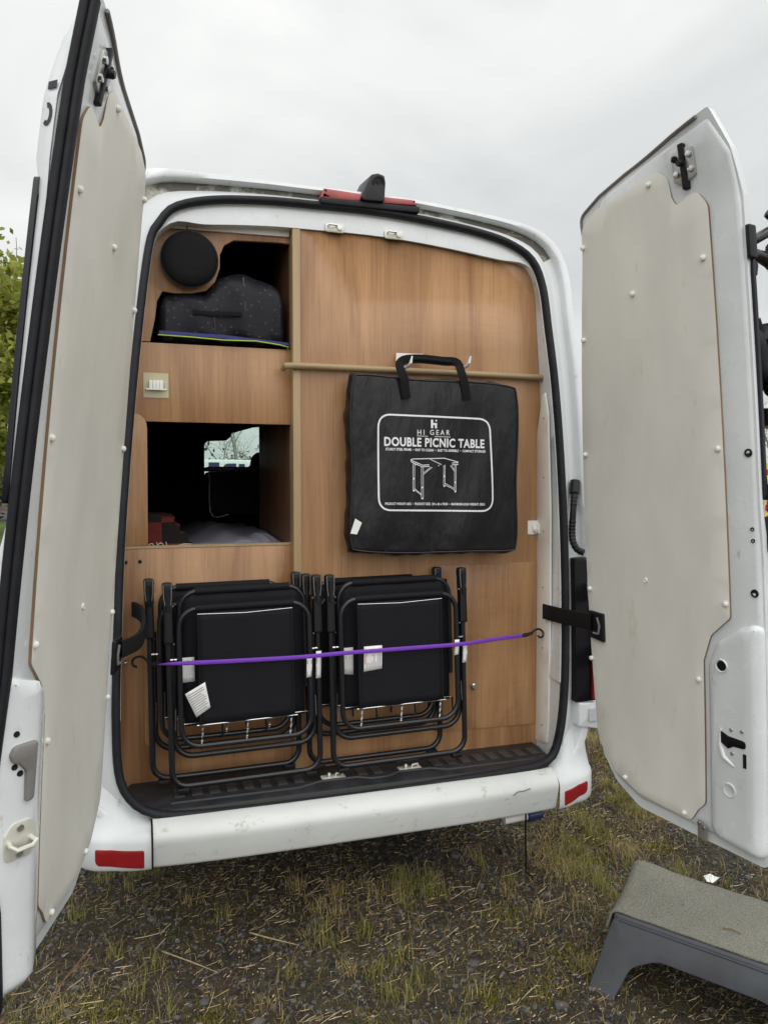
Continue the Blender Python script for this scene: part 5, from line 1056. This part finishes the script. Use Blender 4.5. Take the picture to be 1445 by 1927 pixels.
# where growth is thick: left foreground, right of the van
gt_c = np.concatenate([np.stack([rng.uniform(-1.6, .7, 46), rng.uniform(-.75, .35, 46)], 1), np.stack([rng.uniform(.9, 3.2, 90), rng.uniform(-.6, 2.6, 90)], 1), np.stack([rng.uniform(-2.6, -.9, 40), rng.uniform(-.8, 1.2, 40)], 1)])
tc_ = gt_c+rng.normal(size=gt_c.shape)*.05; p = tufts(tc_[::2], 3200, .018); blades(3200, xyz(p[:, 0], p[:, 1]), .025, .095, .0011, (.4, 2.0), 'grass_green', 'green_grass', 'short green grass tufts growing out of the dark gravel')
p = tufts(tc_[1::2], 3200, .02); blades(3200, xyz(p[:, 0], p[:, 1]), .03, .09, .0011, (.5, 2.2), 'grass_dry', 'dry_tuft', 'bleached straw coloured grass tufts in the gravel')
p = tufts(gt_c, 15000, .14); blades(15000, xyz(p[:, 0], p[:, 1]), .015, .07, .0008, (1.2, 3.0), 'grass_dry', 'dry_grass', 'bleached dry grass blades among the green tufts')
cg = np.stack([rng.uniform(.80, 3.4, 150), rng.uniform(-.55, 2.8, 150)], 1); p = tufts(cg, 16000, .06); blades(16000, xyz(p[:, 0], p[:, 1]), .02, .075, .0010, (.9, 2.8), 'grass_dry', 'dry_grass', 'yellowish dry grass cover behind the right rear corner of the van')
x = rng.uniform(1.0, 5.5, 9000); y = rng.uniform(-.9, 5.5, 9000); blades(9000, xyz(x, y), .02, .08, .0013, (.9, 2.6), 'grass_dry', 'dry_grass', 'dry yellowish grass cover to the right of the van')
bx_ = np.array([(0.2603, 0.0838, 0)[:2], (0.2551, 0.1591, 0)[:2], (0.9247, -0.0916, 0)[:2], (0.9455, 0.0745, 0)[:2], (-0.0939, -0.0576, 0)[:2], (1.372, -0.0641, 0)[:2], (1.548, 0.6673, 0)[:2], (1.547, 0.5331, 0)[:2], (-0.8115, 0.5784, 0)[:2], (0.0336, -0.3729, 0)[:2], (0.9687, 0.2597, 0)[:2], (1.217, 0.3956, 0)[:2]])
p = np.concatenate([tufts(bx_+rng.normal(size=bx_.shape)*.05, 400, .018) for _ in range(6)]); blades(2400, xyz(p[:, 0], p[:, 1]), .03, .085, .0013, (.3, 1.9), 'grass_green', 'grass_tuft', 'larger yellow green grass tufts behind the bumper and by the stool')
def litter(n, area, lmin, lmax, wd, mt, name, label, dz=.004):
    x = rng.uniform(area[0], area[1], n*2); y = rng.uniform(area[2], area[3], n*2); pr_ = .5+.5*np.sin(x*2.3+1.1*np.sin(y*2.9)+.6)*np.sin(y*3.1+1.4*np.sin(x*1.7)+2)+.25*np.sin(x*9+y*7)*np.sin(8*y-5*x); ok_ = rng.uniform(0, 1, n*2) < np.clip(pr_, .10, 1); x = x[ok_]; y = y[ok_]; n = len(x); a = rng.uniform(0, math.pi, n); L_ = rng.uniform(lmin, lmax, n)*rng.uniform(.4, 1, n); bend = rng.normal(0, .07, n); V = []; z = HG(x, y)+dz+rng.uniform(0, .010, n); tl_ = rng.normal(0, .16, n)
    for t in (-1, -.33, .33, 1):
        cx_ = x+np.cos(a)*L_*t/2-np.sin(a)*bend*L_*t*t/2; cy_ = y+np.sin(a)*L_*t/2+np.cos(a)*bend*L_*t*t/2; cz_ = z+L_*.5*t*tl_
        for s in (-1, 1): V.append(np.stack([cx_-np.sin(a)*wd*s*(1-.4*abs(t)), cy_+np.cos(a)*wd*s*(1-.4*abs(t)), np.maximum(cz_, HG(cx_, cy_)+.003)+.0008*s], 1))
    v = np.stack(V, 1).reshape(-1, 3); f = np.concatenate([np.stack([np.arange(n)*8+2*i, np.arange(n)*8+2*i+1, np.arange(n)*8+2*i+3, np.arange(n)*8+2*i+2], 1) for i in range(3)])
    me = bpy.data.meshes.new(name); me.from_pydata(v.tolist(), [], f.tolist()); me.materials.append(MAT[mt]); o = bpy.data.objects.new(name, me); col.objects.link(o); return finish(o, label, 'straw', kind='stuff')
litter(26000, (-2.4, 3.4, -1.0, 1.3), .006, .040, .0006, 'straw_mix', 'straw_litter', 'short bits of dry straw scattered over the gravel')
litter(5200, (-2.4, 3.4, -1.0, 1.3), .03, .11, .0007, 'straw_mix', 'straw_litter', 'thin pieces of dry straw scattered over the gravel')
litter(26000, (-2.4, 5.0, -.9, 4.0), .004, .014, .0017, 'straw_mix', 'leaf_litter', 'small brown leaf and stalk fragments on the gravel')
# gravel
ico = bmesh.new(); bmesh.ops.create_icosphere(ico, subdivisions=1, radius=1); iv = np.array([q.co[:] for q in ico.verts]); jf = np.array([[q.index for q in f.verts] for f in ico.faces]); ico.free()
def stones(n, area, smin, smax, name, label):
    x = rng.uniform(area[0], area[1], n); y = rng.uniform(area[2], area[3], n); s = smin+(smax-smin)*rng.uniform(0, 1, n)**3; nv = len(iv)
    jit = 1+rng.normal(0, .16, (n, nv, 1)); sc3 = np.stack([s*rng.uniform(.7, 1.3, n), s*rng.uniform(.7, 1.3, n), s*rng.uniform(.4, .8, n)], 1)[:, None, :]; an = rng.uniform(0, 6.28, n)
    v = iv[None]*jit*sc3; c_, s_ = np.cos(an)[:, None], np.sin(an)[:, None]; v = np.stack([v[..., 0]*c_-v[..., 1]*s_, v[..., 0]*s_+v[..., 1]*c_, v[..., 2]], 2)+np.stack([x, y, HG(x, y)+s*.15], 1)[:, None]
    f = (jf[None]+np.arange(n)[:, None, None]*nv).reshape(-1, 3); me = bpy.data.meshes.new(name); me.from_pydata(v.reshape(-1, 3).tolist(), [], f.tolist()); me.materials.append(MAT['stone_mix']); o = bpy.data.objects.new(name, me); col.objects.link(o); return finish(o, label, 'gravel', kind='stuff')
stones(34000, (-2.2, 2.8, -.95, 1.0), .0025, .011, 'gravel', 'dark fine gravel of the parking ground'); stones(900, (-2.2, 3.4, -.9, 1.8), .008, .022, 'gravel', 'coarser dark stones in the gravel')
# single twigs and pale bits that stand out
def twig(name, pts, r_, label, mt='twig', cat='twig', grp=None):
    o = MB().tube([tuple(q) for q in cr_path(pts, 12, False)], [r_*(1-.05*i) for i in range(12)], 5).build(name, mt); return finish(o, label, cat, grp)
twig('twig', [(-0.9213, 0.0445, 0.05), (-0.9559, 0.014, 0.03), (-1.001, -0.0683, 0.02), (-1.025, -0.1895, 0.02)], .0035, 'reddish brown twig standing by the foot of the left door')
twig('twig', [(1.082, -0.0108, 0.02), (1.135, 0.0914, 0.03), (1.19, 0.2235, 0.05)], .003, 'thin brown twig upright between bumper and stool')
twig('twig', [(0.6863, -0.2338, 0.015), (0.7431, -0.1502, 0.02), (0.7339, -0.1274, 0.03)], .003, 'short brown twig left of the stool')
twig('stalk', [(-0.3989, 0.032, 0.015), (-0.335, -0.0341, 0.02), (-0.2522, -0.0861, 0.012)], .0032, 'long pale straw stalk lying in front of the bumper', 'dry_straw', 'stalk')
twig('stalk', [(-0.6965, 0.0153, 0.015), (-0.6071, -0.0828, 0.02), (-0.5283, -0.1535, 0.012)], .003, 'pale straw stalk at the lower left of the gravel', 'dry_straw', 'stalk')
twig('stalk', [(0.5846, -0.3157, 0.012), (0.5774, -0.3986, 0.015), (0.6039, -0.3951, 0.03)], .0025, 'bent straw stalk left of the stool foot', 'dry_straw', 'stalk')
twig('twig', [stl(.30, .10, H_+.012), stl(.33, .105, H_+.014), stl(.352, .098, H_+.012)], .0022, 'small brown twig bit lying on the carpeted stool top')
c = Vector((1.405, -0.1701, 0.012)); k = MB(); k.add([c+Vector(q) for q in ((-.030, -.01, .004), (-.01, -.022, 0), (.03, -.012, .010), (.028, .012, .004), (.004, .010, .020), (-.022, .016, .012))], [(0, 1, 4, 5), (1, 2, 3, 4)])
o = k.build('paper_scrap', 'paper', smooth=False); o.modifiers.new('t', 'SOLIDIFY').thickness = .001; finish(o, 'crumpled white paper scrap on the grass behind the stool', 'litter')
mc = np.array([(1.253, 0.2616, 0)[:2], (1.064, 0.1201, 0)[:2], (1.245, 0.3524, 0)[:2], (1.419, 0.1653, 0)[:2], (-0.545, -0.3155, 0)[:2]])
mc = np.concatenate([mc, np.stack([rng.uniform(-1.5, .6, 14), rng.uniform(-.72, -.1, 14)], 1), np.stack([rng.uniform(.85, 2.2, 16), rng.uniform(-.4, 1.6, 16)], 1)])
p = tufts(mc, 16000, .045); blades(16000, xyz(p[:, 0], p[:, 1]), .006, .018, .0016, (.2, 1.8), 'moss_green', 'moss', 'low yellow green moss patches on the gravel')
